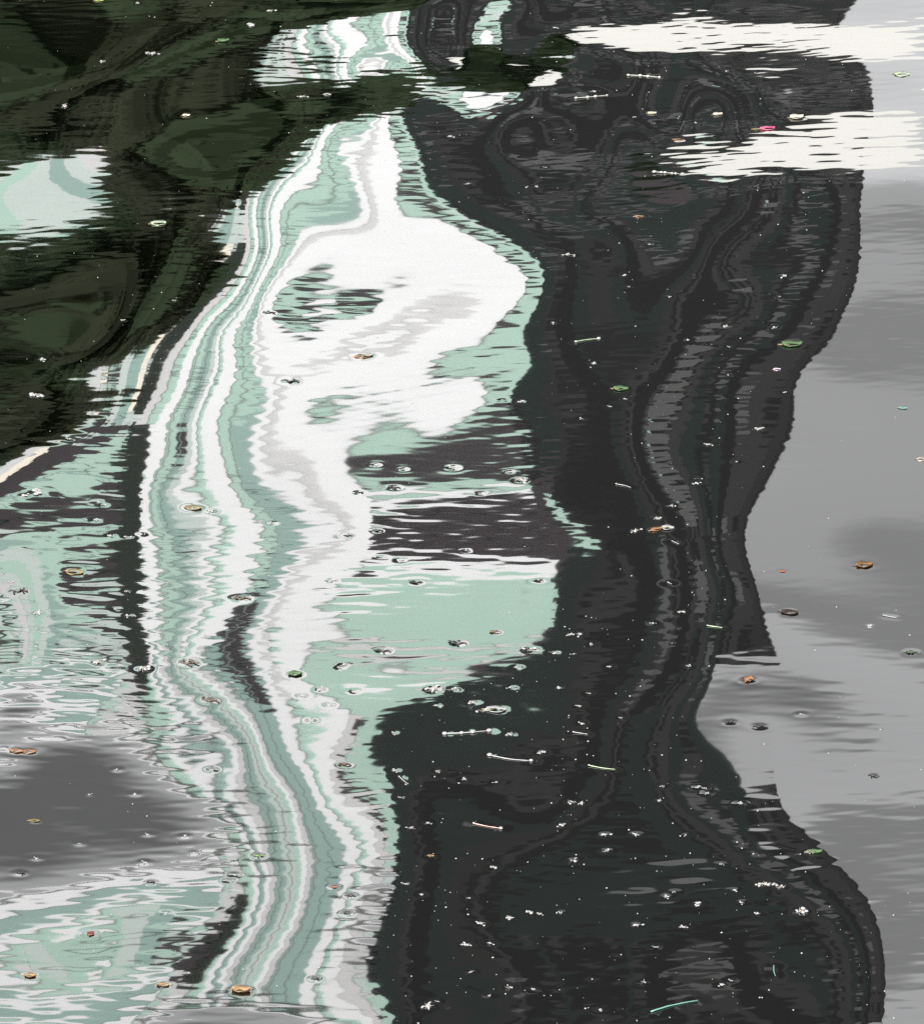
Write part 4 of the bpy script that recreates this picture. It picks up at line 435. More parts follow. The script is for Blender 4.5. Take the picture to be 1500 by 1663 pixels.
# ------------------------------------------------------------------ the two buildings across the water
FAC = ["3,3,3,3,3,3,3,3,3,3,3,3,3,3,3,3,3,3,3,3,3,3,3,3,3,3,3,3,3,3,3,3,3,3,3,3,3,3,3,3,3,3,3,3,3,3,3,3,3,3,3,3,3,3,3,3,3,3,3,3,3,3,3,3,3,3,3,3,3,3,3,3,3,3,3,3,3,3,3,3,3,3,3,3,3,3,3,3,3,3,0,0,3,3,3,3,3,0,3,0,0,0,3,3,3,3,0,1,0,0,0,3,3,3,3,3,7,7,7,7,7,7,7,2,7,7,7,7,7,7,7,7,7,7,7,7,7,7,7,7,7,7,7,7,7,7,7,7,7,7,7,7,7,7,7,7,7,7,7,7,7,7,7",
"3,3,3,3,3,3,3,3,3,3,3,3,3,3,3,3,3,3,3,3,3,3,3,3,3,3,3,3,3,3,3,3,3,3,3,3,3,3,3,3,3,3,3,3,3,3,3,3,3,3,3,3,3,3,3,3,3,3,3,3,3,3,3,3,3,3,3,3,3,3,3,3,3,3,3,3,3,3,3,3,3,3,3,3,3,3,3,3,3,3,0,0,3,3,3,3,3,0,3,0,0,0,3,3,3,3,0,1,0,0,0,3,3,3,3,3,3,7,7,7,7,7,7,2,7,7,7,7,7,7,7,7,7,7,7,7,7,7,7,7,7,7,7,7,7,7,7,7,7,7,7,7,7,7,7,7,7,7,7,7,7,7,7",
"3,3,3,3,3,3,3,3,3,3,3,3,3,3,3,3,3,3,3,3,3,3,3,3,3,3,3,3,3,3,3,3,3,3,3,3,3,3,3,3,3,3,3,3,3,3,3,3,3,3,3,3,3,3,3,3,3,3,3,3,3,3,3,3,3,3,3,3,3,3,3,3,3,3,3,3,3,3,3,3,3,3,3,3,3,3,3,3,3,3,0,0,3,3,3,3,3,0,3,0,0,0,3,3,3,3,0,1,0,0,0,3,4,3,3,3,3,7,7,7,7,7,7,2,2,7,7,7,7,7,7,7,7,7,7,7,7,7,7,7,7,7,7,7,7,7,7,7,7,7,7,7,7,7,7,7,7,7,7,7,7,7,7",
"3,3,3,3,3,3,3,3,3,3,3,3,3,3,3,3,3,3,3,3,3,3,3,3,3,3,3,3,3,3,3,3,3,3,3,3,3,3,3,3,3,3,3,3,3,3,3,3,3,3,3,3,3,3,3,3,3,3,3,3,3,3,3,3,3,3,3,3,3,3,3,3,3,3,3,3,3,3,3,3,3,3,3,3,3,3,3,3,3,3,0,0,3,3,3,3,3,0,3,0,0,0,3,3,3,3,0,1,0,0,0,4,4,3,3,3,3,7,7,7,7,7,7,2,2,7,7,7,7,7,7,7,7,7,7,7,7,7,7,7,7,7,7,7,7,7,7,7,7,7,7,7,7,7,7,7,7,7,7,7,7,7,7",
"3,3,3,3,3,3,3,3,3,3,3,3,3,3,3,3,3,3,3,3,3,3,3,3,3,3,3,3,3,3,3,3,3,3,3,3,3,3,3,3,3,3,3,3,3,3,3,3,3,3,3,3,3,3,3,3,3,3,3,3,3,3,3,3,3,3,3,3,3,3,3,3,3,3,3,3,3,3,3,3,3,3,3,3,3,3,3,3,3,3,0,0,3,3,3,3,3,0,3,0,0,0,3,3,3,3,0,1,0,0,4,4,4,3,3,3,3,7,7,7,7,7,7,7,7,7,7,7,7,7,7,7,7,7,7,7,7,7,7,7,7,7,7,7,7,7,7,7,7,7,7,7,7,7,7,7,7,7,7,7,7,7,7",
"3,3,3,3,3,3,3,3,3,3,3,3,3,3,3,3,3,3,3,3,3,3,3,3,3,3,3,3,3,3,3,3,3,3,3,3,3,3,3,3,3,3,3,3,3,3,3,3,3,3,3,3,3,3,3,3,3,3,3,3,3,3,3,3,3,3,3,3,3,3,3,3,3,3,3,3,3,3,3,3,3,3,3,3,3,3,3,3,3,3,0,0,3,3,3,3,3,0,3,0,0,0,3,3,3,3,0,1,0,0,4,4,4,3,3,3,7,7,7,7,7,7,7,7,7,7,7,7,7,7,7,7,7,7,7,7,7,7,7,7,7,7,7,7,7,7,7,7,7,7,7,7,7,7,7,7,7,7,7,7,7,7,7",
"3,3,3,3,3,3,3,3,3,3,3,3,3,3,3,3,3,3,3,3,3,3,3,3,3,3,3,3,3,3,3,3,3,3,3,3,3,3,3,3,3,3,3,3,3,3,3,3,3,3,3,3,3,3,3,3,3,3,3,3,3,3,3,3,3,3,3,3,3,3,3,3,3,3,3,3,3,3,3,3,3,3,3,3,3,3,3,3,3,3,0,0,3,3,3,3,3,0,3,0,0,0,3,3,3,3,0,1,0,0,4,4,4,3,3,4,10,7,10,10,7,10,10,10,10,7,10,10,7,10,10,7,10,10,10,10,7,10,10,7,10,10,7,10,10,10,10,7,10,10,7,10,10,7,10,10,10,10,7,10,10,7,10",
"3,3,3,3,3,3,3,3,3,3,3,3,3,3,3,3,3,3,3,3,3,3,3,3,3,3,3,3,3,3,3,3,3,3,3,3,3,3,3,3,3,3,3,3,3,3,3,3,3,3,3,3,3,3,3,3,3,3,3,3,3,3,3,3,3,3,3,3,3,3,3,3,3,3,3,3,3,3,3,3,3,3,3,3,3,3,3,3,3,3,0,0,3,3,3,3,3,0,3,0,0,0,3,3,3,3,0,1,0,0,4,4,4,4,4,4,7,7,7,7,7,7,7,7,7,7,7,7,7,7,7,7,7,7,7,7,7,7,7,7,7,7,7,7,7,7,7,7,7,7,7,7,7,7,7,7,7,7,7,7,7,7,7",
"3,3,3,3,3,3,3,3,3,3,3,3,3,3,3,3,3,3,3,3,3,3,3,3,3,3,3,3,3,3,3,3,3,3,3,3,3,3,3,3,3,3,3,3,3,3,3,3,3,3,3,3,3,3,3,3,3,3,3,3,3,3,3,3,3,3,3,3,3,3,3,3,3,3,3,3,3,3,3,3,3,3,3,3,3,3,3,3,3,3,0,0,3,3,3,3,3,0,3,0,0,0,3,3,3,3,0,1,0,0,4,4,4,4,4,4,7,12,12,12,12,7,12,12,7,12,12,7,12,12,12,12,7,12,12,7,12,12,7,12,12,12,12,7,12,12,7,12,12,7,12,12,12,12,7,12,12,7,12,12,7,12,12",
"3,3,3,3,3,3,3,3,3,3,3,3,3,3,3,3,3,3,3,3,3,3,3,3,3,3,3,3,3,3,3,3,3,3,3,3,3,3,3,3,3,3,3,3,3,3,3,3,3,3,3,3,3,3,3,3,3,3,3,3,3,3,3,3,3,3,3,3,3,3,3,3,3,3,3,3,3,3,3,3,3,3,3,3,3,3,3,3,3,3,0,0,3,3,3,3,3,0,3,0,0,0,3,3,3,3,0,1,0,0,4,4,4,4,4,4,7,7,7,7,7,7,7,7,7,7,7,7,7,7,7,7,7,8,7,7,7,7,7,7,7,7,7,7,7,7,7,7,7,7,7,7,7,7,7,7,7,7,7,7,7,7,7",
"3,3,3,3,3,3,3,3,3,3,3,3,3,3,3,3,3,3,3,3,3,3,3,3,3,3,3,3,3,3,3,3,3,3,3,3,3,3,3,3,3,3,3,3,3,3,3,3,3,3,3,3,3,3,3,3,3,3,3,3,3,3,3,3,3,3,3,3,3,3,3,3,3,3,3,3,3,3,3,3,3,3,3,3,3,3,3,3,3,3,0,0,3,3,3,3,3,0,3,0,0,0,3,3,3,3,0,1,0,0,4,4,4,4,4,4,12,7,12,12,7,12,12,7,12,12,12,12,7,12,12,7,8,8,7,12,12,12,12,7,12,12,7,12,12,7,12,12,12,12,7,12,12,7,12,12,7,12,12,12,12,8,8",
"3,3,3,3,3,3,3,3,3,3,3,3,3,3,3,3,3,3,3,3,3,3,3,3,3,3,3,3,3,3,3,3,3,3,3,3,3,3,3,3,3,3,3,3,3,3,3,3,3,3,3,3,3,3,3,3,3,3,3,3,3,3,3,3,3,3,3,3,3,3,3,3,3,3,3,3,3,3,3,3,3,3,3,3,3,3,3,3,3,3,0,0,3,3,3,3,3,0,3,0,0,0,3,3,3,3,0,1,0,0,4,4,4,4,4,4,7,7,7,7,7,7,7,7,7,7,7,7,7,7,7,7,8,8,7,7,7,7,7,7,7,7,7,7,7,7,7,7,7,7,7,7,7,7,7,7,7,7,7,7,8,8,8",
"3,3,3,3,3,3,3,3,3,3,3,3,3,3,3,3,3,3,3,3,3,3,3,3,3,3,3,3,3,3,3,3,3,3,3,3,3,3,3,3,3,3,3,3,3,3,3,3,3,3,3,3,3,3,3,3,3,3,3,3,3,3,3,3,3,3,3,3,3,3,3,3,3,3,3,3,3,3,3,3,3,3,3,3,3,3,3,3,3,3,0,0,3,3,3,3,3,0,3,0,0,0,3,3,3,3,0,1,0,0,4,4,4,4,4,4,7,10,10,7,10,10,10,10,7,10,10,7,10,10,7,10,10,10,10,7,10,10,7,10,10,7,10,10,10,10,7,10,10,7,10,10,7,10,10,10,10,7,10,10,7,10,10",
"3,3,3,3,3,3,3,3,3,3,3,3,3,3,3,3,3,3,3,3,3,3,3,3,3,3,3,3,3,3,3,3,3,3,3,3,3,3,3,3,3,3,3,3,3,3,3,3,3,3,3,3,3,3,3,3,3,3,3,3,3,3,3,3,3,3,3,3,3,3,3,3,3,3,3,3,3,3,3,3,6,6,5,5,5,5,3,2,3,2,0,0,3,3,3,3,3,0,3,0,0,0,3,3,2,3,0,1,0,0,0,4,3,3,4,4,7,7,7,7,7,7,7,7,7,7,7,7,7,7,7,7,7,7,7,7,7,7,7,7,7,7,7,7,7,7,7,7,7,7,7,7,7,7,7,7,7,7,7,7,7,7,7",
"3,3,3,3,3,3,3,3,3,3,3,3,3,3,3,3,3,3,3,3,3,3,3,3,3,3,3,3,3,3,3,3,3,3,3,3,3,3,3,3,3,3,3,3,3,3,3,3,3,3,3,3,3,3,3,3,3,3,3,3,3,3,3,3,3,3,3,3,3,3,3,3,3,3,3,3,3,3,3,3,6,6,5,5,5,5,3,3,3,2,0,0,3,3,3,3,3,0,3,0,0,0,2,2,2,2,0,1,0,0,0,3,3,3,3,9,9,7,7,7,7,7,7,7,7,7,7,7,7,7,7,7,7,7,7,7,7,7,7,7,7,7,7,7,7,7,7,7,7,7,8,7,7,7,7,7,7,7,7,7,7,7,7",
"3,3,3,3,3,3,3,3,3,3,3,3,3,3,3,3,3,3,3,3,3,3,3,3,3,3,3,3,3,3,3,3,3,3,3,3,3,3,3,3,3,3,3,3,3,3,3,3,3,3,3,3,3,3,3,3,3,3,3,3,6,6,6,6,4,4,4,4,4,4,4,3,3,3,3,3,3,3,3,3,6,6,5,5,5,5,3,3,3,2,0,0,3,3,3,3,3,0,3,0,0,0,2,2,2,2,0,1,0,0,0,2,2,2,3,9,9,7,7,7,7,7,7,7,7,7,7,7,7,7,7,7,7,7,7,7,7,7,7,7,7,7,3,3,7,7,7,7,7,7,8,8,7,7,7,7,7,7,7,7,7,7,7",
"3,3,3,3,3,3,3,3,3,3,3,3,3,3,3,3,3,3,3,3,3,3,3,3,3,3,3,3,3,3,3,3,3,3,3,3,3,3,3,3,3,3,3,3,3,3,3,3,3,3,3,3,3,3,3,3,3,3,3,3,6,6,6,6,4,4,4,4,4,4,4,3,3,3,3,3,3,3,3,3,3,3,3,5,5,5,3,3,3,3,0,0,3,3,3,3,3,0,3,0,0,0,2,2,2,2,0,1,0,0,0,2,2,2,2,2,7,7,7,7,7,7,7,7,7,7,7,7,7,7,7,7,7,7,7,7,7,7,7,7,7,7,7,3,7,7,7,7,7,7,8,7,7,7,7,7,7,7,7,7,7,7,7",
"3,3,3,3,3,3,3,3,3,3,3,3,3,3,3,3,3,3,3,3,3,3,3,3,3,3,3,3,3,3,3,3,3,3,3,3,3,3,3,3,3,3,3,3,3,3,3,3,3,3,3,3,3,3,3,3,3,3,3,3,6,6,6,6,4,4,4,4,4,4,4,4,4,3,3,3,3,3,3,3,3,3,3,3,3,3,3,3,3,3,0,0,3,3,3,3,3,0,3,0,0,0,2,2,2,2,0,1,0,0,0,4,4,4,4,2,7,7,8,8,8,7,7,7,7,7,7,9,9,7,7,7,7,7,7,7,7,7,7,3,3,3,3,3,7,7,7,7,7,7,7,7,7,7,7,7,7,7,7,7,7,7,7",
"3,3,3,3,3,3,3,3,3,3,3,3,3,3,3,3,3,3,3,3,3,3,3,3,3,3,3,3,3,3,3,3,3,3,3,3,3,3,3,3,3,3,3,3,3,3,3,3,3,3,3,3,3,3,3,3,3,3,3,3,6,6,6,6,6,4,4,4,4,4,4,4,4,4,4,4,4,3,3,3,3,3,3,3,3,3,3,3,3,3,0,0,3,3,3,3,3,0,3,0,0,0,3,2,2,3,0,1,0,0,0,2,2,2,2,2,7,7,7,7,7,7,7,7,7,7,9,9,9,7,7,7,7,7,7,7,7,7,3,3,3,3,3,7,7,7,7,7,7,7,7,7,7,7,7,7,7,7,7,7,7,7,7",
"3,3,3,3,3,3,3,3,3,3,3,3,3,3,3,3,3,3,3,3,3,3,3,3,3,3,3,3,3,3,3,3,3,3,3,3,3,3,3,3,3,3,3,3,3,3,3,3,3,3,3,3,3,3,3,3,3,3,3,3,6,6,6,6,6,4,4,4,4,4,4,4,4,4,4,4,4,4,4,4,4,4,4,3,5,3,3,3,3,3,0,0,3,3,3,3,3,0,3,0,0,0,3,3,3,3,0,1,0,0,0,2,2,2,2,2,7,7,7,7,7,9,9,9,7,7,7,7,7,7,7,7,7,7,7,7,7,8,8,8,8,8,8,8,7,7,7,7,7,7,7,7,7,7,7,7,7,7,7,7,7,7,7",
"3,3,3,3,3,3,3,3,3,3,3,3,3,3,3,3,3,3,3,3,3,3,3,3,3,3,3,3,3,3,3,3,3,3,3,3,3,3,3,3,3,3,3,3,3,3,3,3,3,3,3,3,3,3,3,3,3,3,3,3,3,3,6,6,6,4,4,4,4,4,4,4,4,4,4,4,4,4,4,4,4,4,4,4,5,5,5,5,5,0,0,0,3,3,4,4,3,0,3,0,0,0,3,3,3,3,0,1,0,0,0,4,4,4,4,9,9,7,7,7,7,9,9,7,7,7,7,7,7,7,7,7,7,7,7,7,7,8,8,8,8,8,8,8,7,7,7,7,7,7,7,7,7,7,7,7,7,7,7,7,7,7,7",
"3,3,3,3,3,3,3,3,3,3,3,3,3,3,3,3,3,3,3,3,3,3,3,3,3,3,3,3,3,3,3,3,3,3,3,3,3,3,3,3,3,3,3,3,3,3,3,3,3,3,3,3,3,3,3,3,3,3,3,3,3,3,3,3,3,4,4,4,4,4,4,4,4,4,4,4,4,4,4,4,4,2,2,2,5,5,5,5,5,0,0,0,3,3,4,4,3,0,3,0,0,0,3,3,3,3,0,1,0,0,0,4,4,4,4,9,9,4,4,4,7,7,7,7,7,7,7,7,7,7,7,7,7,7,7,7,7,7,8,8,8,8,8,7,7,7,7,7,7,7,7,7,7,7,8,8,7,7,7,7,7,7,7",
"3,3,3,3,3,3,3,3,3,3,3,3,3,3,3,3,3,3,3,3,3,3,3,3,3,3,3,3,3,3,3,3,3,3,3,3,3,3,3,3,3,3,3,3,3,3,3,3,3,3,3,3,3,3,3,3,3,3,3,3,3,3,3,3,3,3,3,4,4,4,4,4,4,4,4,4,4,2,2,2,2,2,2,2,2,5,5,5,5,0,0,0,3,3,4,4,3,0,3,0,0,0,3,3,3,3,0,1,0,0,0,2,2,2,2,4,4,4,4,4,9,9,7,7,7,7,7,7,7,7,7,7,7,7,7,7,7,7,7,7,7,7,7,7,7,7,7,7,7,7,8,7,7,7,8,8,7,7,7,7,7,7,7",
"3,3,3,3,3,3,3,3,3,3,3,3,3,3,3,3,3,3,3,3,3,3,3,3,3,3,3,3,3,3,3,3,3,3,3,3,3,3,3,3,3,3,3,3,3,3,3,3,3,3,3,3,3,3,3,3,3,3,3,3,3,3,3,3,3,3,3,3,3,4,4,4,4,4,4,4,3,3,2,2,2,2,2,2,5,5,5,5,5,0,0,0,3,3,2,3,3,0,3,0,0,0,3,3,3,3,0,1,0,0,0,0,0,0,0,4,4,4,4,9,9,9,9,7,7,7,7,7,7,7,7,7,7,7,7,7,7,7,7,7,7,7,7,7,7,9,9,9,9,9,8,8,7,7,7,7,7,7,7,7,7,7,7",
"3,3,3,3,3,3,3,3,3,3,3,3,3,3,3,3,3,3,3,3,3,3,3,3,3,3,3,3,3,3,3,3,3,3,3,3,3,3,3,3,3,3,3,3,3,3,3,3,3,3,3,3,3,3,3,3,3,3,3,3,3,3,3,3,3,3,3,3,3,3,3,4,4,4,4,2,2,3,3,2,2,2,2,5,5,5,5,5,5,0,0,0,3,3,2,3,3,0,3,0,0,0,3,3,3,3,0,1,0,0,0,4,4,4,4,4,4,2,2,9,9,9,7,7,7,7,7,7,8,8,7,7,7,7,7,7,7,7,7,7,7,7,7,7,7,7,9,9,9,9,9,7,7,7,7,7,7,7,7,7,7,7,7",
"3,3,3,3,3,3,3,3,3,3,3,3,3,3,3,3,3,3,3,3,3,3,3,3,3,3,3,3,3,3,3,3,3,3,3,3,3,3,3,3,3,3,3,3,3,3,3,3,3,3,3,3,3,3,3,3,3,3,3,3,3,3,3,3,3,3,3,3,3,3,3,3,3,4,4,2,2,2,2,2,2,2,2,5,5,5,5,5,5,3,0,0,3,3,2,3,3,0,3,0,0,0,3,3,3,3,0,1,0,0,0,4,4,4,4,4,4,7,2,2,9,7,7,7,7,7,7,7,8,7,7,7,7,7,7,7,7,7,7,7,7,7,7,7,7,7,7,7,9,9,9,7,7,7,7,7,7,7,7,7,7,7,7",
"3,3,3,3,3,3,3,3,3,3,3,3,3,3,3,3,3,3,3,3,3,3,3,3,3,3,3,3,3,3,3,3,3,3,3,3,3,3,3,3,3,3,3,3,3,3,3,3,3,3,3,3,3,3,3,3,3,3,3,3,3,3,3,3,3,3,3,3,3,3,3,3,3,3,3,2,2,2,2,2,2,4,4,4,5,5,5,5,5,0,0,0,3,3,3,3,3,0,3,0,0,0,3,3,3,3,0,1,0,0,0,4,4,4,4,4,7,7,7,9,7,9,9,7,7,7,7,8,8,7,7,7,7,7,7,7,7,7,7,7,7,7,7,7,7,7,7,7,7,8,8,7,7,7,7,7,7,7,7,7,7,7,7",
"3,3,3,3,3,3,3,3,3,3,3,3,3,3,3,3,3,3,3,3,3,3,3,3,3,3,3,3,3,3,3,3,3,3,3,3,3,3,3,3,3,3,3,3,3,3,3,3,3,3,3,3,3,3,3,3,3,3,3,3,3,3,3,3,3,3,3,3,3,3,3,3,3,3,3,2,2,2,2,2,4,4,4,4,5,5,5,5,5,0,0,0,3,3,3,3,3,0,3,0,0,0,3,3,3,3,0,1,0,0,0,0,0,0,0,4,7,7,7,7,7,9,7,7,7,7,7,7,8,7,7,7,7,7,7,7,7,7,7,7,7,7,7,7,7,7,7,7,7,8,7,7,7,7,7,7,7,7,7,7,7,7,7",
"3,3,3,3,3,3,3,3,3,3,3,3,3,3,3,3,3,3,3,3,3,3,3,3,3,3,3,3,3,3,3,3,3,3,3,3,3,3,3,3,3,3,3,3,3,3,3,3,3,3,3,3,3,3,3,3,3,3,3,3,3,3,3,3,3,3,3,3,3,3,3,3,3,3,2,2,3,2,2,2,4,4,4,4,5,5,5,5,5,0,0,0,3,3,3,3,3,0,3,0,0,0,3,4,3,3,0,1,0,0,0,0,0,0,0,7,7,7,7,7,7,9,7,7,7,7,7,8,8,7,7,7,7,7,7,7,7,7,7,7,8,7,7,7,7,7,7,7,7,7,7,7,7,7,7,7,7,7,7,7,7,7,7",
"3,3,3,3,3,3,3,3,3,3,3,3,3,3,3,3,3,3,3,3,3,3,3,3,3,3,3,3,3,3,3,3,3,3,3,3,3,3,3,3,3,3,3,3,3,3,3,3,3,3,3,3,3,3,3,3,3,3,3,3,3,3,3,3,3,3,3,3,3,3,3,3,3,3,3,3,3,3,2,2,4,4,4,5,5,5,5,5,5,5,0,0,2,2,2,3,3,0,3,0,0,0,4,4,4,3,0,1,0,0,0,2,2,2,2,7,7,7,7,7,7,7,7,7,7,7,7,8,8,7,7,7,7,7,7,7,7,7,7,8,8,8,8,8,7,7,7,7,7,7,7,7,7,7,8,8,8,7,7,7,7,7,7",
"1,1,1,1,1,1,1,1,1,1,1,1,1,1,1,1,1,1,1,1,1,1,1,1,1,1,1,1,1,1,1,1,1,1,1,1,1,1,1,1,1,1,1,1,1,1,1,1,1,1,1,1,1,1,1,3,3,3,3,3,3,3,3,3,3,3,3,3,3,3,3,3,3,3,3,3,3,3,3,2,3,3,3,3,3,5,5,5,5,5,0,0,2,2,2,3,3,0,3,0,0,0,4,4,4,3,0,1,0,0,0,2,2,2,2,2,7,7,7,7,7,7,7,7,7,7,7,8,8,7,7,7,7,7,7,7,7,7,7,8,8,8,8,7,7,7,7,7,7,7,7,7,7,7,8,8,8,7,7,7,7,7,7",
"3,3,3,3,3,3,3,3,3,3,3,3,3,3,3,3,3,3,3,3,3,3,3,3,3,3,3,3,3,3,3,3,3,3,3,3,3,3,3,3,3,3,3,3,3,3,3,3,3,3,3,3,3,3,3,3,3,3,3,3,3,3,3,3,3,3,3,3,3,3,3,3,3,3,3,3,3,3,3,3,3,3,3,3,3,5,5,5,5,5,0,0,2,2,2,3,3,0,3,0,0,0,4,4,4,3,0,1,0,0,0,2,2,2,2,2,7,7,7,7,7,7,7,7,7,7,7,8,8,7,7,7,7,7,7,7,7,7,8,8,8,8,8,7,7,7,7,7,7,7,7,7,7,7,7,8,8,7,7,7,7,7,7",
"2,2,2,2,2,2,2,2,2,2,2,2,2,2,2,2,2,2,2,2,2,2,2,2,2,2,2,2,2,2,2,2,2,2,2,2,2,2,2,2,2,2,2,2,2,2,2,2,2,2,2,2,2,2,2,3,3,3,3,3,3,3,3,3,3,3,3,3,3,3,3,3,3,3,3,3,3,3,3,3,3,3,3,3,3,5,5,5,5,5,0,11,0,1,3,3,3,3,3,0,1,11,11,4,4,4,0,0,2,0,0,2,2,2,2,7,7,7,7,7,7,7,7,7,7,7,7,8,8,7,7,7,7,7,7,7,7,7,8,8,8,8,7,7,7,7,7,7,7,7,7,7,7,7,8,8,8,7,7,7,7,7,7",
"4,4,4,4,4,4,4,4,4,4,4,4,4,4,4,4,4,4,4,4,4,4,4,4,4,4,4,4,4,4,4,4,4,4,4,4,4,4,4,4,4,4,4,4,4,4,4,4,4,4,4,4,4,4,4,3,3,3,3,3,3,3,3,3,3,3,3,3,3,3,3,3,3,3,3,3,3,3,3,3,3,3,3,3,3,5,5,5,5,5,0,11,0,1,3,3,3,3,3,0,1,11,11,4,4,4,0,0,2,0,0,1,1,1,1,4,7,7,7,7,7,7,7,7,7,7,7,7,8,8,7,7,7,7,7,7,7,7,7,7,8,8,8,7,7,7,7,7,7,7,7,7,7,7,7,8,8,7,7,7,7,7,7",
"3,3,3,3,3,3,3,3,3,3,3,3,3,3,3,3,3,3,3,3,3,3,3,3,3,3,3,3,3,3,3,3,3,3,3,3,3,3,3,3,3,3,3,3,3,3,3,3,3,3,3,3,3,3,3,3,3,3,3,3,3,3,3,3,3,3,3,0,0,3,3,3,3,3,3,3,3,3,3,4,4,4,4,4,3,5,5,5,5,5,0,11,0,1,3,3,3,3,3,0,1,11,11,11,11,11,0,0,2,0,0,1,1,2,2,4,7,7,7,7,7,7,7,9,9,7,7,7,7,8,8,7,7,7,7,7,7,7,7,10,7,7,7,7,7,7,7,7,8,7,7,7,7,7,7,7,7,7,7,7,7,7,7",
"2,2,2,2,2,2,2,2,2,2,2,2,2,2,2,2,2,2,2,2,2,2,2,2,2,2,2,2,2,2,2,2,2,2,2,2,2,2,2,2,2,2,2,2,2,2,2,2,2,2,2,2,2,2,2,2,2,2,2,2,2,2,2,2,2,2,2,2,2,2,2,2,2,2,2,2,2,2,2,2,2,2,2,2,4,4,4,4,5,5,0,11,0,1,3,3,3,3,3,0,1,11,11,11,11,11,0,0,2,0,0,1,4,4,2,2,7,7,7,7,7,7,7,9,9,7,7,7,7,8,8,8,8,7,7,7,7,7,7,10,10,7,7,7,7,7,7,7,7,7,7,7,7,7,7,7,7,7,7,7,7,7,7",
"0,0,0,0,0,0,0,0,0,0,0,0,0,0,0,0,0,0,0,0,0,0,0,0,0,0,0,0,0,0,0,0,0,0,0,0,0,0,0,0,0,0,0,0,0,0,0,0,0,0,0,0,0,0,0,0,0,0,0,0,0,0,0,0,0,0,0,0,0,0,0,0,0,0,0,0,0,0,0,0,0,0,0,0,4,4,4,5,5,3,0,11,0,1,3,3,3,3,3,0,1,11,11,11,11,11,0,0,2,0,0,1,4,2,2,2,7,7,7,7,7,7,7,7,7,7,7,7,7,7,8,7,7,7,7,7,7,7,7,7,7,7,7,7,7,7,7,7,7,7,7,7,7,7,7,7,7,7,7,7,7,7,7",
"11,11,11,11,11,11,11,11,11,11,11,11,11,11,11,11,11,11,11,11,11,11,11,11,11,11,11,11,11,11,11,11,11,11,11,11,11,11,11,11,11,11,11,11,11,11,11,11,11,11,11,11,11,11,11,11,11,11,11,11,11,11,11,11,11,11,11,11,11,11,11,11,11,11,11,11,11,11,11,11,11,11,11,11,3,3,5,5,5,3,0,11,0,1,3,3,3,3,3,0,1,11,11,11,11,11,0,0,2,0,0,1,1,2,2,2,7,7,7,7,7,7,7,7,7,7,7,7,7,7,7,7,7,7,7,7,7,7,7,7,7,7,7,7,7,7,7,8,8,8,7,7,7,7,7,7,7,7,7,7,7,7,7",
"11,11,11,11,11,11,11,11,11,11,11,11,11,11,11,11,11,11,11,11,11,11,11,11,11,11,11,11,11,11,11,11,11,11,11,11,11,11,11,11,11,11,11,11,11,11,11,11,11,11,11,11,11,11,11,11,11,11,11,11,11,11,11,11,11,11,11,11,11,11,11,11,11,11,11,11,11,11,11,11,11,11,11,11,3,3,3,5,5,3,0,11,0,1,3,3,3,3,3,0,1,11,11,11,11,11,0,0,2,0,0,1,1,3,2,2,7,7,7,7,7,7,7,7,7,7,7,7,7,7,7,7,7,7,7,7,7,7,7,7,7,7,7,7,7,7,7,8,8,8,7,7,7,7,7,7,7,7,7,7,7,7,7",
"0,0,0,0,0,0,0,0,0,0,0,0,0,0,0,0,0,0,0,0,0,0,0,0,0,0,0,0,0,0,0,0,0,0,0,0,0,0,0,0,0,0,0,0,0,0,0,0,0,0,0,0,0,0,0,0,0,0,0,0,0,0,0,0,0,0,0,0,0,0,0,0,0,0,0,0,0,0,0,0,0,0,0,0,2,2,3,3,3,3,0,11,0,1,3,3,3,3,3,0,1,11,11,11,11,11,0,0,2,0,0,1,1,3,3,7,7,7,7,7,7,7,7,7,7,7,7,7,7,7,7,7,7,7,7,7,7,7,7,7,7,7,7,7,7,7,7,8,8,7,7,7,7,7,7,7,7,7,7,7,7,7,7",
"0,0,0,0,0,0,0,0,0,0,0,0,0,0,0,0,0,0,0,0,0,0,0,0,0,0,0,0,0,0,0,0,0,0,0,0,0,0,0,0,0,0,0,0,0,0,0,0,0,0,0,0,0,0,0,0,0,0,0,0,0,0,0,0,0,0,0,0,0,0,0,0,0,0,0,0,0,0,0,0,0,0,0,0,3,3,0,0,2,2,0,11,0,1,3,3,3,3,3,0,1,11,11,11,11,11,0,0,2,0,0,1,1,1,1,7,7,7,7,7,7,7,7,7,7,7,7,7,7,7,7,7,7,10,10,10,10,10,10,10,10,10,7,7,7,7,7,7,8,8,7,7,7,7,7,7,7,7,7,7,7,7,7",
"3,3,3,3,3,3,3,3,3,3,3,3,3,3,3,3,3,3,3,3,3,3,3,3,3,3,3,3,3,3,3,3,3,3,3,3,3,3,3,3,3,3,3,3,3,3,0,0,0,0,0,0,0,0,0,0,0,0,0,0,0,0,0,0,0,0,0,0,0,0,0,0,0,0,0,0,0,0,0,0,0,0,0,0,3,3,0,0,2,2,2,3,3,3,3,3,3,3,3,3,3,3,3,3,3,3,0,0,0,0,0,1,1,1,1,4,7,7,7,7,7,7,7,7,7,7,7,7,7,7,7,7,7,7,10,10,10,10,10,10,10,10,7,7,7,7,7,7,7,7,7,7,7,7,7,7,7,7,7,7,7,7,7",
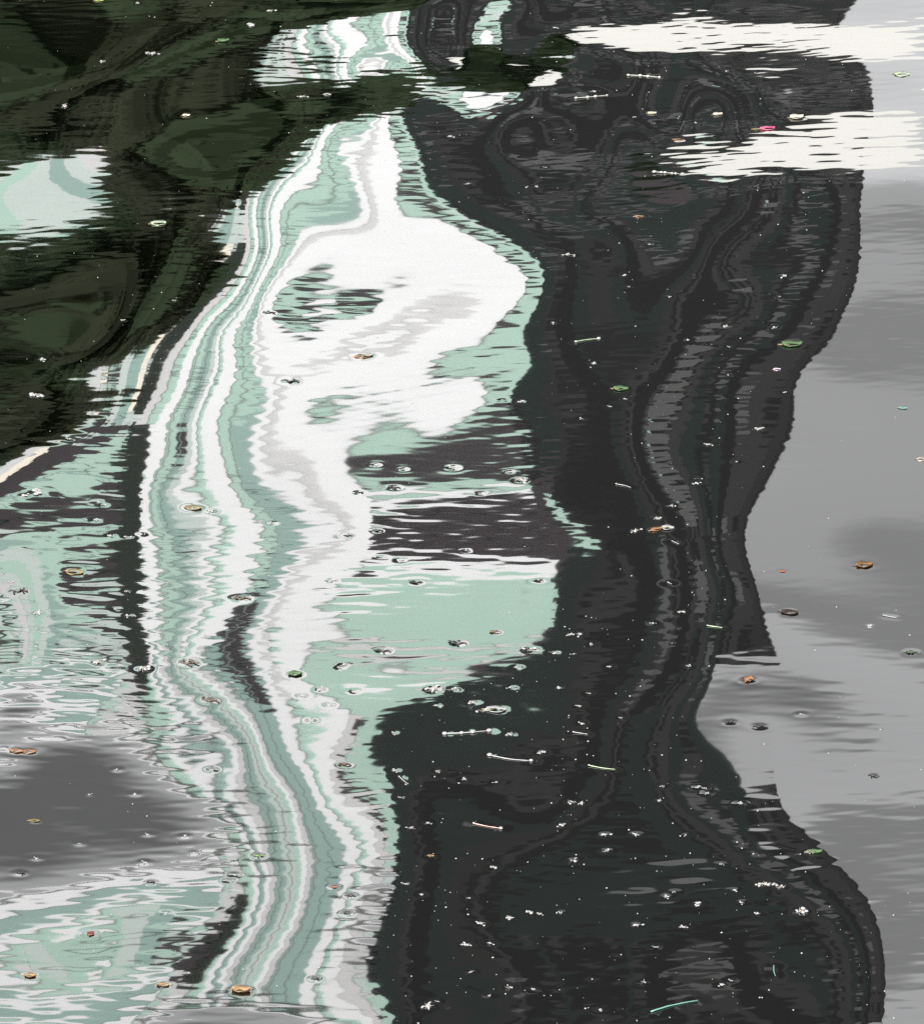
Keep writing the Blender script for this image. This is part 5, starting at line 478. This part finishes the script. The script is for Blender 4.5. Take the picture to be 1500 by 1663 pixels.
"3,3,3,3,3,3,3,3,3,3,3,3,3,3,3,3,3,3,3,3,3,3,3,3,3,3,3,3,3,3,3,3,3,3,3,3,3,3,3,3,3,3,3,3,3,3,3,3,3,3,0,0,0,0,0,0,0,0,0,2,2,0,0,0,0,0,0,0,0,0,0,0,0,0,0,0,0,0,0,0,0,0,0,0,3,3,0,0,2,2,0,3,3,3,3,3,3,3,3,3,3,3,3,3,3,3,3,3,0,0,0,1,1,1,1,4,7,7,7,7,7,7,7,7,7,7,7,7,7,7,7,7,7,10,10,10,10,10,10,10,10,7,7,7,7,7,7,7,7,7,7,7,7,7,7,7,7,7,7,7,7,7,7",
"3,3,3,3,3,3,3,3,3,3,3,3,3,3,3,3,3,3,3,3,3,3,3,3,3,3,3,3,3,3,3,3,3,3,3,3,3,3,3,3,3,3,3,3,3,3,3,3,3,3,3,3,3,3,0,0,0,0,0,2,2,0,0,0,0,0,0,0,0,0,0,0,0,3,3,3,3,3,3,3,3,3,3,3,3,3,3,3,3,3,3,3,3,3,3,3,3,3,3,3,3,3,3,3,3,3,3,3,3,3,3,3,3,1,1,7,7,7,7,7,7,7,7,7,7,7,7,7,7,7,7,7,7,7,7,7,10,10,10,10,10,7,7,7,7,7,7,7,7,7,7,7,7,7,7,7,7,7,7,7,7,7,7",
"3,3,3,3,3,3,3,3,3,3,3,3,3,3,3,3,3,3,3,3,3,3,3,3,3,3,3,3,3,3,3,3,3,3,3,3,3,3,3,3,3,3,3,3,3,3,3,3,3,3,3,3,3,3,3,3,3,0,0,2,2,3,3,3,3,3,3,3,3,3,3,3,3,3,3,3,3,3,3,3,3,3,3,3,3,3,3,3,3,3,3,3,3,3,3,3,3,3,3,3,3,3,3,3,3,3,3,3,3,3,3,3,3,3,3,3,7,7,7,7,7,7,7,7,7,7,7,7,7,7,7,7,7,7,7,7,7,10,10,10,10,7,7,7,7,7,7,7,7,7,7,7,7,7,7,7,7,7,7,7,7,7,7",
"3,3,3,3,3,3,3,3,3,3,3,3,3,3,3,3,3,3,3,3,3,3,3,3,3,3,3,3,3,3,3,3,3,3,3,3,3,3,3,3,3,3,3,3,3,3,3,3,3,3,3,3,3,3,3,3,3,3,3,3,3,3,3,3,3,3,3,3,3,3,3,3,3,3,3,3,3,3,3,3,3,3,3,3,3,3,3,3,3,3,3,3,3,3,3,3,3,3,3,3,3,3,3,3,3,3,3,3,3,3,3,3,3,3,3,3,7,7,7,7,7,7,7,7,7,7,7,7,7,7,7,7,7,7,7,7,7,10,10,10,10,7,7,7,7,7,7,7,7,7,7,7,7,7,7,7,7,7,7,7,7,7,7",
"3,3,3,3,3,3,3,3,3,3,3,3,3,3,3,3,3,3,3,3,3,3,3,3,3,3,3,3,3,3,3,3,3,3,3,3,3,3,3,3,3,3,3,3,3,3,3,3,3,3,3,3,3,3,3,3,3,3,3,3,3,3,3,3,3,3,3,3,3,3,3,3,3,3,3,3,3,3,3,3,3,3,3,3,3,3,3,3,3,3,3,3,3,3,3,3,3,3,3,3,3,3,3,3,3,3,3,3,3,3,3,3,3,3,3,3,7,7,7,7,7,7,7,7,7,7,7,7,7,7,7,7,7,7,7,7,7,10,10,10,10,7,7,7,7,7,7,7,7,7,7,7,7,7,7,7,7,7,7,7,7,7,7",
"3,3,3,3,3,3,3,3,3,3,3,3,3,3,3,3,3,3,3,3,3,3,3,3,3,3,3,3,3,3,3,3,3,3,3,3,3,3,3,3,3,3,3,3,3,3,3,3,3,3,3,3,3,3,3,3,3,3,3,3,3,3,3,3,3,3,3,3,3,3,3,3,3,3,3,3,3,3,3,3,3,3,3,3,3,3,3,3,3,3,3,3,3,3,3,3,3,3,3,3,3,3,3,3,3,3,3,3,3,3,3,3,3,3,3,3,7,7,7,7,7,7,7,7,7,7,7,7,7,7,7,7,7,7,7,7,7,10,10,7,7,7,7,7,7,7,7,7,7,7,7,7,7,7,7,7,7,7,7,7,7,7,7",
"3,3,3,3,3,3,3,3,3,3,3,3,3,3,3,3,3,3,3,3,3,3,3,3,3,3,3,3,3,3,3,3,3,3,3,3,3,3,3,3,3,3,3,3,3,3,3,3,3,3,3,3,3,3,3,3,3,3,3,3,3,3,3,3,3,3,3,3,3,3,3,3,3,3,3,3,3,3,3,3,3,3,3,3,3,3,3,3,3,3,3,3,3,3,3,3,3,3,3,3,3,3,3,3,3,3,3,3,3,3,3,3,3,3,3,3,7,7,7,7,7,7,7,7,7,7,7,7,7,7,7,7,7,7,7,7,7,7,7,7,7,7,7,7,7,7,7,7,7,7,7,7,7,7,7,7,7,7,7,7,7,7,7"]     # rows of the facade grid, one number per column: the kind of panel
KINDS = 'WLGgKDcTMBdhm'
FAC = [''.join(KINDS[int(q)] for q in r.split(',')) for r in FAC]
ZS = [68.99, 69.74, 70.5, 71.25, 72.01, 72.77, 73.53, 74.29, 75.06, 75.82, 76.59, 77.36, 78.13, 78.9, 79.67, 80.45, 81.23, 82.01, 82.79, 83.57, 84.35, 85.14, 85.93, 86.72, 87.51, 88.3, 89.1, 89.89, 90.69, 91.49, 92.29, 93.1, 93.9, 94.71, 95.52, 96.33, 97.14, 97.95, 98.77, 99.59, 100.41, 101.23, 102.05, 102.88, 103.71, 104.53, 105.37, 106.2, 107.03, 107.87]
XA, XD = -29.8292,0.25568
NP = 116; D = 240.0
W_ = mat('white_render', (.78, .79, .81), .8, .2, .06, .5); L_ = mat('light_grey_panel', (.58, .58, .59), .7, .2, .06, .5)
G_ = mat('pale_green_glass', (.39, .55, .48), .35, .3, .10, .25); g_ = mat('frosted_glass', (.49, .56, .54), .4, .3, .08, .25); gb_ = mat('sea_green_glass', (.26, .38, .35), .4, .3, .10, .25)
K_ = mat('dark_window_glass', (.034, .028, .032), .3, .3, .4, .3); D_ = mat('green_black_cladding', (.012, .018, .013), .6, .2, .3, .3)
c_ = mat('cream_trim', (.80, .74, .64), .8, .2); T_ = mat('charcoal_cladding', (.0115, .0115, .012), .6, .2, .25, .12); M_ = mat('mid_grey_fin', (.070, .070, .072), .6, .2, .15, .3)
S_ = mat('soot_grey_cladding', (.006, .006, .0065), .6, .15, .25, .12); R_ = mat('slate_cladding', (.025, .025, .026), .6, .15, .25, .12); B_ = mat('black_window', (.004, .004, .005), .4, .2); d_ = mat('dark_green_glass', (.0055, .0125, .0110), .4, .2, .3, .3); joint = mat('dark_joint', (.05, .055, .052), .8, .2)
CM = dict(W=W_, L=L_, G=G_, g=g_, K=K_, D=D_, c=c_, T=T_, M=M_, B=B_, d=d_)
PROUD = dict(W=.16, L=.12, G=.05, g=.06, K=.02, D=.20, c=.22, T=.06, M=.14, B=.02, d=.04, h=.05, j=.09)
PART = dict(W='white_panel', L='grey_panel', G='green_pane', g='frosted_pane', h='green_pane', K='dark_window', D='pilaster_panel', c='cream_trim', T='cladding_panel', M='fin', B='dark_window', d='green_pane')
CM['h'] = gb_; CM['m'] = mat('pewter_cladding', (.050, .050, .052), .6, .15, .2, .2); PROUD['m'] = .08; PART['m'] = 'cladding_panel'; CM['s'] = S_; CM['r'] = R_; PROUD['s'] = .055; PROUD['r'] = .07; PART['s'] = PART['r'] = 'cladding_panel'
TV = []
while len(TV) < 80: TV += [rs.choice(list('TTssrddNNN'))] * rs.randint(1, 3)
pale = empty('pale_glass_building', (XA + XD * NP / 2, D, 1.2)); tag(pale, 'white framed glass building with pale green panes standing left of the dark tower', 'building')
tower = empty('dark_tower', (XA + XD * (NP + len(FAC[0])) / 2, D, 1.2)); tag(tower, 'charcoal clad tower with light grey vertical fins and a stepped roof', 'building')
def at_world(o, p): o.parent = p; o.matrix_parent_inverse = Matrix.Translation(-Vector(p.location))
WING = len(FAC[0]) - 11
ROOFP, ROOFW, ROOFM = 41, 40, 46
runs = []
for j in range(len(FAC[0])):
    p = j < NP; top = ROOFP if p else (ROOFW if j >= WING else ROOFM)
    i = 0
    while i < top:
        ch = FAC[i][j]
        k = i
        while k < top and FAC[k][j] == ch: k += 1
        if not p and ch in 'GgWL' and j > NP + 22: ch = 'T'
        if ch == 'T':
            ch = str(TV[j - NP]) if not p else 'T'
            if ch == 'N':          # a window bay: dark panes between spandrels, storey by storey
                q = i
                while q < k:
                    e = min(k, q + (3 if (q // 2) % 2 else 2)); runs.append((p, 's' if (q // 2 + j // 9) % 2 else 'r', j, q, e)); q = e
                i = k; continue
        if ch == 'g': ch = ('gGhgG'[(j // 2) % 5] if 87 < j < 107 else 'gGghgL'[(j // 5) % 6])
        runs.append((p, ch, j, i, k)); i = k
# widen: join equal runs of neighbouring columns into one panel
runs.sort(key=lambda r: (r[1], r[3], r[4], r[2])); merged = []
for p, ch, j, i, k in runs:
    if merged and merged[-1][1] == ch and merged[-1][4:] == [i, k] and merged[-1][3] == j and merged[-1][0] == p and (j - merged[-1][2]) < 6: merged[-1][3] = j + 1
    else: merged.append([p, ch, j, j + 1, i, k])
merged.sort(key=lambda r: -(r[3] - r[2]) * (r[5] - r[4]))
cnt = {True: 0, False: 0}; rest = {}
for p, ch, j0, j1, i, k in merged:
    x0 = XA + XD * j0; x1 = XA + XD * j1; b = (x0, x1, D - PROUD[ch], D + .3, ZS[i], ZS[k])
    if cnt[p] < 290:
        o = boxes(PART[ch], [b], CM[ch]); at_world(o, pale if p else tower); cnt[p] += 1
    else: rest.setdefault((p, ch), []).append(b)
for (p, ch), l in rest.items():
    o = boxes('small_' + PART[ch] + 's', l, CM[ch]); o['kind'] = 'stuff'; at_world(o, pale if p else tower)
XE = XA + XD * NP; XR = XA + XD * len(FAC[0]); XW = XA + XD * WING; ZR = ZS[ROOFP]; ZW = ZS[ROOFW]
o = boxes('core_wall', [(XA - 14, XE - .02, D + .31, D + 16, 1.2, ZR - .05)], L_); at_world(o, pale)
o = boxes('lower_wall', [(XA - 14, XE - .02, D - .05, D + .3, 1.2, ZS[0] - .02)], g_); at_world(o, pale)
o = boxes('side_wall', [(XA - 14, XA - .02, D - .05, D + .3, ZS[0], ZR - .05)], L_); at_world(o, pale)
o = boxes('floor_joint', [(XA - 14, XE - .3, D - .11, D - .02, z, z + .07) for z in np.arange(4, ZR - 1, 6.48)], joint); at_world(o, pale)
o = boxes('cornice', [(XA - 14, XE - .02, D - .45, D + 16, ZR + .0, ZR + .28)], W_); at_world(o, pale)
o = boxes('core_wall', [(XE, XW - .02, D + .31, D + 18, 1.2, ZS[ROOFM] - .02), (XW, XR - .02, D + .31, D + 18, 1.2, ZW - .02)], T_); at_world(o, tower)
o = boxes('lower_wall', [(XE, XR - .02, D - .05, D + .3, 1.2, ZS[0] - .02)], T_); at_world(o, tower)
o = boxes('mullion', [(x_, x_ + .035, D - .125, D - .03, 30, ZR - .1) for x_ in np.arange(XA + XD * 88, XA + XD * 107, .57)], mat('grey_mullion', (.33, .38, .365), .6)); at_world(o, pale)

# white waterside building, its bright parapet just above the quay
DW = 225.0; KW = 35.20045 * D / DW
wx0 = (760 - 750) / KW; wx1 = (1780 - 750) / KW; wzt = 66.60
wb = empty('white_block', ((wx0 + wx1) / 2, DW, 1.2)); tag(wb, 'lower white block with a bright blank top storey in front of the dark tower', 'building')
def wpart(n, l, m): o = boxes(n, l, m); at_world(o, wb); return o
wpart('wall', [(wx0, wx1, DW, DW + 7, 1.2, wzt - 6.4)], L_); wpart('parapet', [(wx0, wx1, DW - .15, DW + 7.15, wzt - 6.397, wzt)], mat('sunlit_white_render', (.66, .655, .635), .9, .1))
for k in range(9):
    for z in range(5, 62, 4):
        x = wx0 + 1 + k * (wx1 - wx0 - 2) / 9; wpart('window', [(x, x + 1.7, DW - .06, DW + .1, z, z + 2.1)], K_)

def blob(v, f, c, rx, ry, rz, R, seg=7, rings=4):
    k = len(v); v.append((c[0], c[1], c[2] + rz))
    for i in range(1, rings):
        ph = math.pi * i / rings
        for j in range(seg):
            t = 6.2832 * j / seg; w = 1 + R.uniform(-.16, .16); v.append((c[0] + rx * w * math.sin(ph) * math.cos(t), c[1] + ry * w * math.sin(ph) * math.sin(t), c[2] + rz * math.cos(ph)))
    v.append((c[0], c[1], c[2] - rz)); e = len(v) - 1
    for j in range(seg): f.append((k, k + 1 + j, k + 1 + (j + 1) % seg)); f.append((e, e - seg + (j + 1) % seg, e - seg + j))
    for i in range(rings - 2):
        for j in range(seg): a = k + 1 + i * seg; f.append((a + j, a + seg + j, a + seg + (j + 1) % seg, a + (j + 1) % seg))
# ------------------------------------------------------------------ trees on the far bank
def tree(name, x, y, r, top, label, seed, leafcol, n=42000):
    R = random.Random(seed); root = empty(name, (x, y, 1.2)); tag(root, label, 'tree', 'trees on the far bank')
    bark = mat('bark', (.06, .045, .03), .95, var=.4, scale=6)
    v = []; f = []
    def limb(p, q, ra, rb):
        p = Vector(p); q = Vector(q); d = (q - p).normalized(); a = d.orthogonal().normalized(); b = d.cross(a); k = len(v)
        for c, rr in ((p, ra), (q, rb)):
            for i in range(7): t = 6.283 * i / 7; v.append(tuple(c + a * math.cos(t) * rr + b * math.sin(t) * rr))
        for i in range(7): f.append((k + i, k + (i + 1) % 7, k + 7 + (i + 1) % 7, k + 7 + i))
    h = top - 1.2
    limb((0, 0, 0), (0.1, 0, h * .45), .45, .30); limb((.1, 0, h * .45), (0, .1, h * .85), .30, .08)
    for i in range(9):
        t = 6.283 * i / 9 + R.random(); z = h * R.uniform(.3, .65); limb((.05, 0, z), (math.cos(t) * r * .7, math.sin(t) * r * .7, z + h * .18), .14, .03)
    o = pyobj('trunk', v, f, bark, root, True)
    v = []; f = []
    cl = []
    for i in range(150):       # clumps filling a broad crown with a gently uneven top
        t = R.uniform(0, 6.283); q = math.sqrt(R.random()); px, py = math.cos(t) * r * q, math.sin(t) * r * q
        cz = h * .62 + (h * .33) * R.uniform(-1, 1) * math.sqrt(max(0, 1 - q ** 4)); cl.append((px, py, cz, R.uniform(.9, 1.5)))
    for i in range(46):
        px = R.uniform(-r, r); py = R.uniform(-r * .6, r * .6); rr = R.uniform(.4, .7); cl.append((px, py, h - rr * 1.05 - R.random() * .25 - .9 * (abs(px) / r) ** 6, rr))
    for cx, cy, cz, rr in cl:      # leafy inner mass of each clump
        blob(v, f, (cx, cy, cz), rr * .95, rr * .95, rr * .95, R, 12, 8)
    for i in range(n):
        cx, cy, cz, rr = cl[i % len(cl)]
        d = Vector((R.gauss(0, 1), R.gauss(0, 1), R.gauss(0, 1))).normalized() * rr * R.uniform(.95, 1.02); c = Vector((cx, cy, cz)) + d
        nrm = (d.normalized() + Vector((R.gauss(0, .28), R.gauss(0, .28) - .35, R.gauss(0, .28) + .1))).normalized(); a = nrm.orthogonal().normalized(); b = nrm.cross(a)
        s = R.uniform(.04, .10); k = len(v); v += [tuple(c - a * s), tuple(c + b * s * .6), tuple(c + a * s), tuple(c - b * s * .6)]; f.append((k, k + 1, k + 2, k + 3))
    pyobj('crown', v, f, mat(name + '_leaves_%d' % (seed % 3), leafcol, .8, .1, .3, .6, noise_to=tuple(q * .7 for q in leafcol)), root)
for i, (x, y, r, top, lab, colr) in enumerate([(-9.69, 70.0, 3.0, 19.59, 'dark green broadleaf tree furthest left on the bank', (0.0224, 0.034, 0.0163)), (-7.21, 70.0, 2.9, 19.49, 'dense dark green tree second from the left on the bank', (0.0204, 0.0313, 0.015)), (-4.89, 70.0, 2.8, 19.54, 'brown green tree third from the left on the bank', (0.0205, 0.0245, 0.013)), (-2.9, 70.0, 1.6, 19.39, 'olive green tree at the right end of the row on the bank', (0.0245, 0.0326, 0.017)), (-0.95, 70.5, 0.75, 19.21, 'smallest tree at the far right, in front of the pale building', (0.0245, 0.0354, 0.0177)), (-13.6, 71.0, 3.2, 18.4, 'broad dark tree standing alone beyond the left end of the row', (0.024, 0.034, 0.017)), (-19.5, 72.0, 3.4, 17.2, 'last dark tree at the far left of the bank', (0.022, 0.032, 0.016))]): tree('broadleaf_tree', x, y, r, top, lab, 40 + i, colr)
# a hedge-like thicket behind the trunks keeps the bank closed
v = []; f = []; R = random.Random(9)
for i in range(420): blob(v, f, (R.uniform(-12.36, -2.39), 72.8, 1.6 + (17.69 - .5) * R.random()), R.uniform(.6, 1.0), .6, R.uniform(.6, 1.0), R, 9, 6)
for i in range(36000):
    c = Vector((R.uniform(-12.36, -2.39), R.uniform(71.8, 72.6), 1.3 + 17.69 * R.random() ** .8)); n = Vector((R.gauss(0, .5), -1, R.gauss(0.3, .5))).normalized(); a = n.orthogonal().normalized(); b = n.cross(a); s = R.uniform(.12, .26); k = len(v)
    v += [tuple(c - a * s), tuple(c + b * s * .7), tuple(c + a * s), tuple(c - b * s * .7)]; f.append((k, k + 1, k + 2, k + 3))
th = pyobj('thicket', v, f, mat('thicket_leaves', (.021, .030, .015), .85, .1, .3, .8)); th['kind'] = 'stuff'

# ------------------------------------------------------------------ floating debris
PAL = dict(white=(.20, .20, .195), cream=(.36, .32, .26), palegreen=(.26, .32, .21), pink=(.40, .07, .15), lilac=(.42, .34, .44), green=(.05, .09, .04), yellowgreen=(.22, .26, .06), teal=(.09, .19, .16), olive=(.11, .10, .035), orange=(.16, .08, .04), amber=(.10, .05, .015), tan=(.17, .11, .06), yellow=(.15, .12, .06), rust=(.20, .055, .02), red=(.11, .02, .018), brown=(.07, .035, .018), dark=(.022, .013, .011), pinkish=(.40, .27, .24), darkstem=(.012, .011, .010), darkgreen=(.014, .026, .014), brownstem=(.05, .035, .024), greenstem=(.08, .15, .04), bead=(.22, .22, .20))
def dm(c): return mat('floating_' + c, PAL[c], .45, .4, .25, 60)
def leaf_mesh(R, s, curl=.3, wide=.42, cupped=False):
    v = []; f = []; n = 9; w = 5; sk = R.uniform(-.25, .25); cu = R.uniform(.5, 1.3) * curl
    for layer in (0, 1):
        for i in range(n):
            t = i / (n - 1); x = (t - .5) * s; ww = wide * s * (math.sin(math.pi * min(1, t * .96 + .03)) ** .75) * (1 + .12 * math.sin(7 * t + sk * 9)) * .5 + .0006
            for j in range(w):
                u = (j / (w - 1) - .5) * 2
                z = s * (cu * .35 * u * u * (1 if cupped else .8) + cu * .5 * (t - .5) ** 2 - .06) + .0008 + s * .02 * math.sin(9 * t + 4 * u) - layer * s * .035
                v.append((x + sk * s * .2 * u * u, u * ww + sk * s * (t - .5) ** 2, z))
    N = n * w
    for i in range(n - 1):
        for j in range(w - 1):
            a = i * w + j; f.append((a, a + w, a + w + 1, a + 1)); f.append((N + a, N + a + 1, N + a + w + 1, N + a + w))
    rim = [j for j in range(w)] + [i * w + w - 1 for i in range(1, n)] + [(n - 1) * w + j for j in range(w - 2, -1, -1)] + [i * w for i in range(n - 2, 0, -1)]
    for a, b in zip(rim, rim[1:] + rim[:1]): f.append((a, b, N + b, N + a))
    return v, f
def tube(v, f, pts, rad, seg=6):
    k = len(v); n = len(pts)
    for i, p in enumerate(pts):
        q = Vector(pts[min(i + 1, n - 1)]) - Vector(pts[max(i - 1, 0)]); q = q.normalized() if q.length > 1e-9 else Vector((1, 0, 0)); a = Vector((0, 0, 1)).cross(q); a = a.normalized() if a.length > 1e-6 else Vector((1, 0, 0)); b = q.cross(a); r = rad[i] if isinstance(rad, list) else rad
        for j in range(seg): t = 6.2832 * j / seg; v.append(tuple(Vector(p) + a * r * math.cos(t) + b * r * math.sin(t)))
    for i in range(n - 1):
        for j in range(seg): f.append((k + i * seg + j, k + i * seg + (j + 1) % seg, k + (i + 1) * seg + (j + 1) % seg, k + (i + 1) * seg + j))
    f.append(tuple(k + j for j in range(seg))[::-1]); f.append(tuple(k + (n - 1) * seg + j for j in range(seg)))
def fluff_mesh(R, s):
    v = []; f = []
    for i in range(R.randint(3, 6)):
        blob(v, f, (R.gauss(0, .28) * s, R.gauss(0, .30) * s, R.uniform(.04, .12) * s), s * R.uniform(.08, .2), s * R.uniform(.09, .22), s * R.uniform(.06, .14), R, 6, 4)
    for i in range(R.randint(6, 11)):
        t = R.uniform(0, 6.283); L = s * R.uniform(.3, .62); a = R.uniform(-.12, .12) * s, R.uniform(-.12, .12) * s
        tube(v, f, [(a[0], a[1], .06 * s), (a[0] + math.cos(t) * L * .5, a[1] + math.sin(t) * L * .5, s * R.uniform(.06, .2)), (a[0] + math.cos(t) * L, a[1] + math.sin(t) * L, s * R.uniform(.01, .2))], [s * .03, s * .022, s * .012], 4)
    return v, f
protos = {}
def copy_tree(o, parent=None):
    c = o.copy(); COLL.objects.link(c)
    if parent is not None: c.parent = parent
    for ch in list(o.children): copy_tree(ch, c)
    return c
R = random.Random(77)
# fluff shapes are shared between alike tufts
fl = []
for i in range(10):
    m_ = bpy.data.meshes.new('seed_fluff'); v, f = fluff_mesh(R, 1.0); m_.from_pydata(v, [], f); m_.update(); m_.polygons.foreach_set('use_smooth', [True] * len(m_.polygons)); m_.materials.append(dm('white')); fl.append(m_)
CATS = dict(leaf='leaf', petal='petal', fluff='seed tuft', sprig='sprig', twig='twig')
for n_, d in enumerate(DEBRIS):
    kind = d[0]
    if kind == 'twig':
        _, x0, y0, x1, y1, c, lab, beads = d
        cx, cy = (x0 + x1) / 2, (y0 + y1) / 2; L = math.hypot(x1 - x0, y1 - y0); root = empty('floating_twig', (cx, cy, wz(cx, cy)), math.atan2(y1 - y0, x1 - x0)); tag(root, lab, 'twig')
        v = []; f = []; k = 9; bend = R.uniform(-.08, .08)
        pts = [((i / (k - 1) - .5) * L, bend * L * math.sin(math.pi * i / (k - 1)) + R.uniform(-.008, .008) * L, .0015) for i in range(k)]
        tk = max(.0008, L * .011); tube(v, f, pts, [tk * (1.25 - .5 * i / k + R.uniform(-.2, .2)) for i in range(k)])
        pyobj('stem', v, f, dm(c), root, True)
        for b in range(beads):
            t = b / max(1, beads - 1) if beads > 1 else 0; p = pts[min(k - 1, int(round(t * (k - 1))))]; v = []; f = []; rr = min(.0055, L * R.uniform(.03, .075)); blob(v, f, (p[0], p[1], .002), rr * 1.2, rr, rr * .7, R); pyobj('bud', v, f, dm('bead' if c == 'bead' else 'white'), root, True)
        continue
    _, x, y, s, c, lab, grp = d
    z = wz(x, y) - .0004
    if kind == 'fluff':
        if s < .022 or (grp and s < .03):
            o = bpy.data.objects.new('seed_tuft', fl[n_ % 10]); COLL.objects.link(o); o.location = (x, y, z); o.scale = (s * .72, s * .9, s * .5); o.rotation_euler = (0, 0, R.uniform(0, 6.28))
            tag(o, lab, 'seed tuft', grp); continue
        root = empty('seed_tuft', (x, y, z), R.uniform(0, 6.28)); tag(root, lab, 'seed tuft', grp)
        o = bpy.data.objects.new('fluff', fl[n_ % 10]); COLL.objects.link(o); o.parent = root; o.scale = (s * .85, s * 1.0, s * .6)
        v = []; f = []; blob(v, f, (s * .05, 0, s * .12), s * .09, s * .06, s * .05, R); pyobj('seed', v, f, dm('tan'), root, True); continue
    ang = (grp if isinstance(grp, (int, float)) else 0.0)
    root = empty('floating_' + kind, (x, y, z), ang + R.uniform(-.25, .25)); tag(root, lab, CATS[kind])
    if kind in ('leaf', 'petal'):
        v, f = leaf_mesh(R, s, .55 if kind == 'leaf' else .4, (R.uniform(.55, .85) if kind == 'leaf' else R.uniform(.8, 1.05)), kind == 'petal'); pyobj('blade' if kind == 'leaf' else 'petal_blade', v, f, dm(c), root, True)
        v = []; f = []; tube(v, f, [(-s * .72, s * .05 * R.uniform(-1, 1), .001), (-s * .5, 0, .0012), (-s * .1, 0, .0012 + s * .01)], [s * .012 + .0003, s * .02 + .0003, s * .012 + .0003]); pyobj('stalk', v, f, dm('tan' if kind == 'leaf' and c not in ('dark', 'amber') else ('dark' if kind == 'leaf' else 'olive')), root, True)
    else:
        v = []; f = []
        a0_ = R.uniform(-.3, .3)
        pts = [((i / 6 - .5) * s, s * .14 * math.sin(i * 1.7 + a0_), .0012) for i in range(7)]; tube(v, f, pts, s * .035 + .0003, 5); pyobj('stem', v, f, dm(c), root, True)
        for q in range(R.randint(2, 4)):
            v = []; f = []; p = pts[R.randint(1, 5)]; t = R.uniform(.5, 2.4) * R.choice((-1, 1)); L = s * R.uniform(.2, .4)
            tube(v, f, [p, (p[0] + math.cos(t) * L * .6, p[1] + math.sin(t) * L * .6, .002), (p[0] + math.cos(t + .4) * L, p[1] + math.sin(t + .4) * L, .003)], s * .028 + .0003, 5); blob(v, f, (p[0] + math.cos(t + .4) * L, p[1] + math.sin(t + .4) * L, .003), s * .06, s * .07, s * .04, R); pyobj('side_shoot', v, f, dm(c), root, True)
# pollen and dust specks: nobody could count them
v = []; f = []
for x, y in SPECKS: r_ = R.choice((.0006, .0007, .0009, .0012, .0019)); blob(v, f, (x, y, wz(x, y) + .0004), r_ * R.uniform(.8, 1.6), r_ * 1.4, r_ * .6, R, 5, 3)
sp = pyobj('pollen_specks', v, f, dm('white'), None, True); sp['kind'] = 'stuff'; sp['label'] = 'fine pale specks of pollen and fluff dotted over the water'
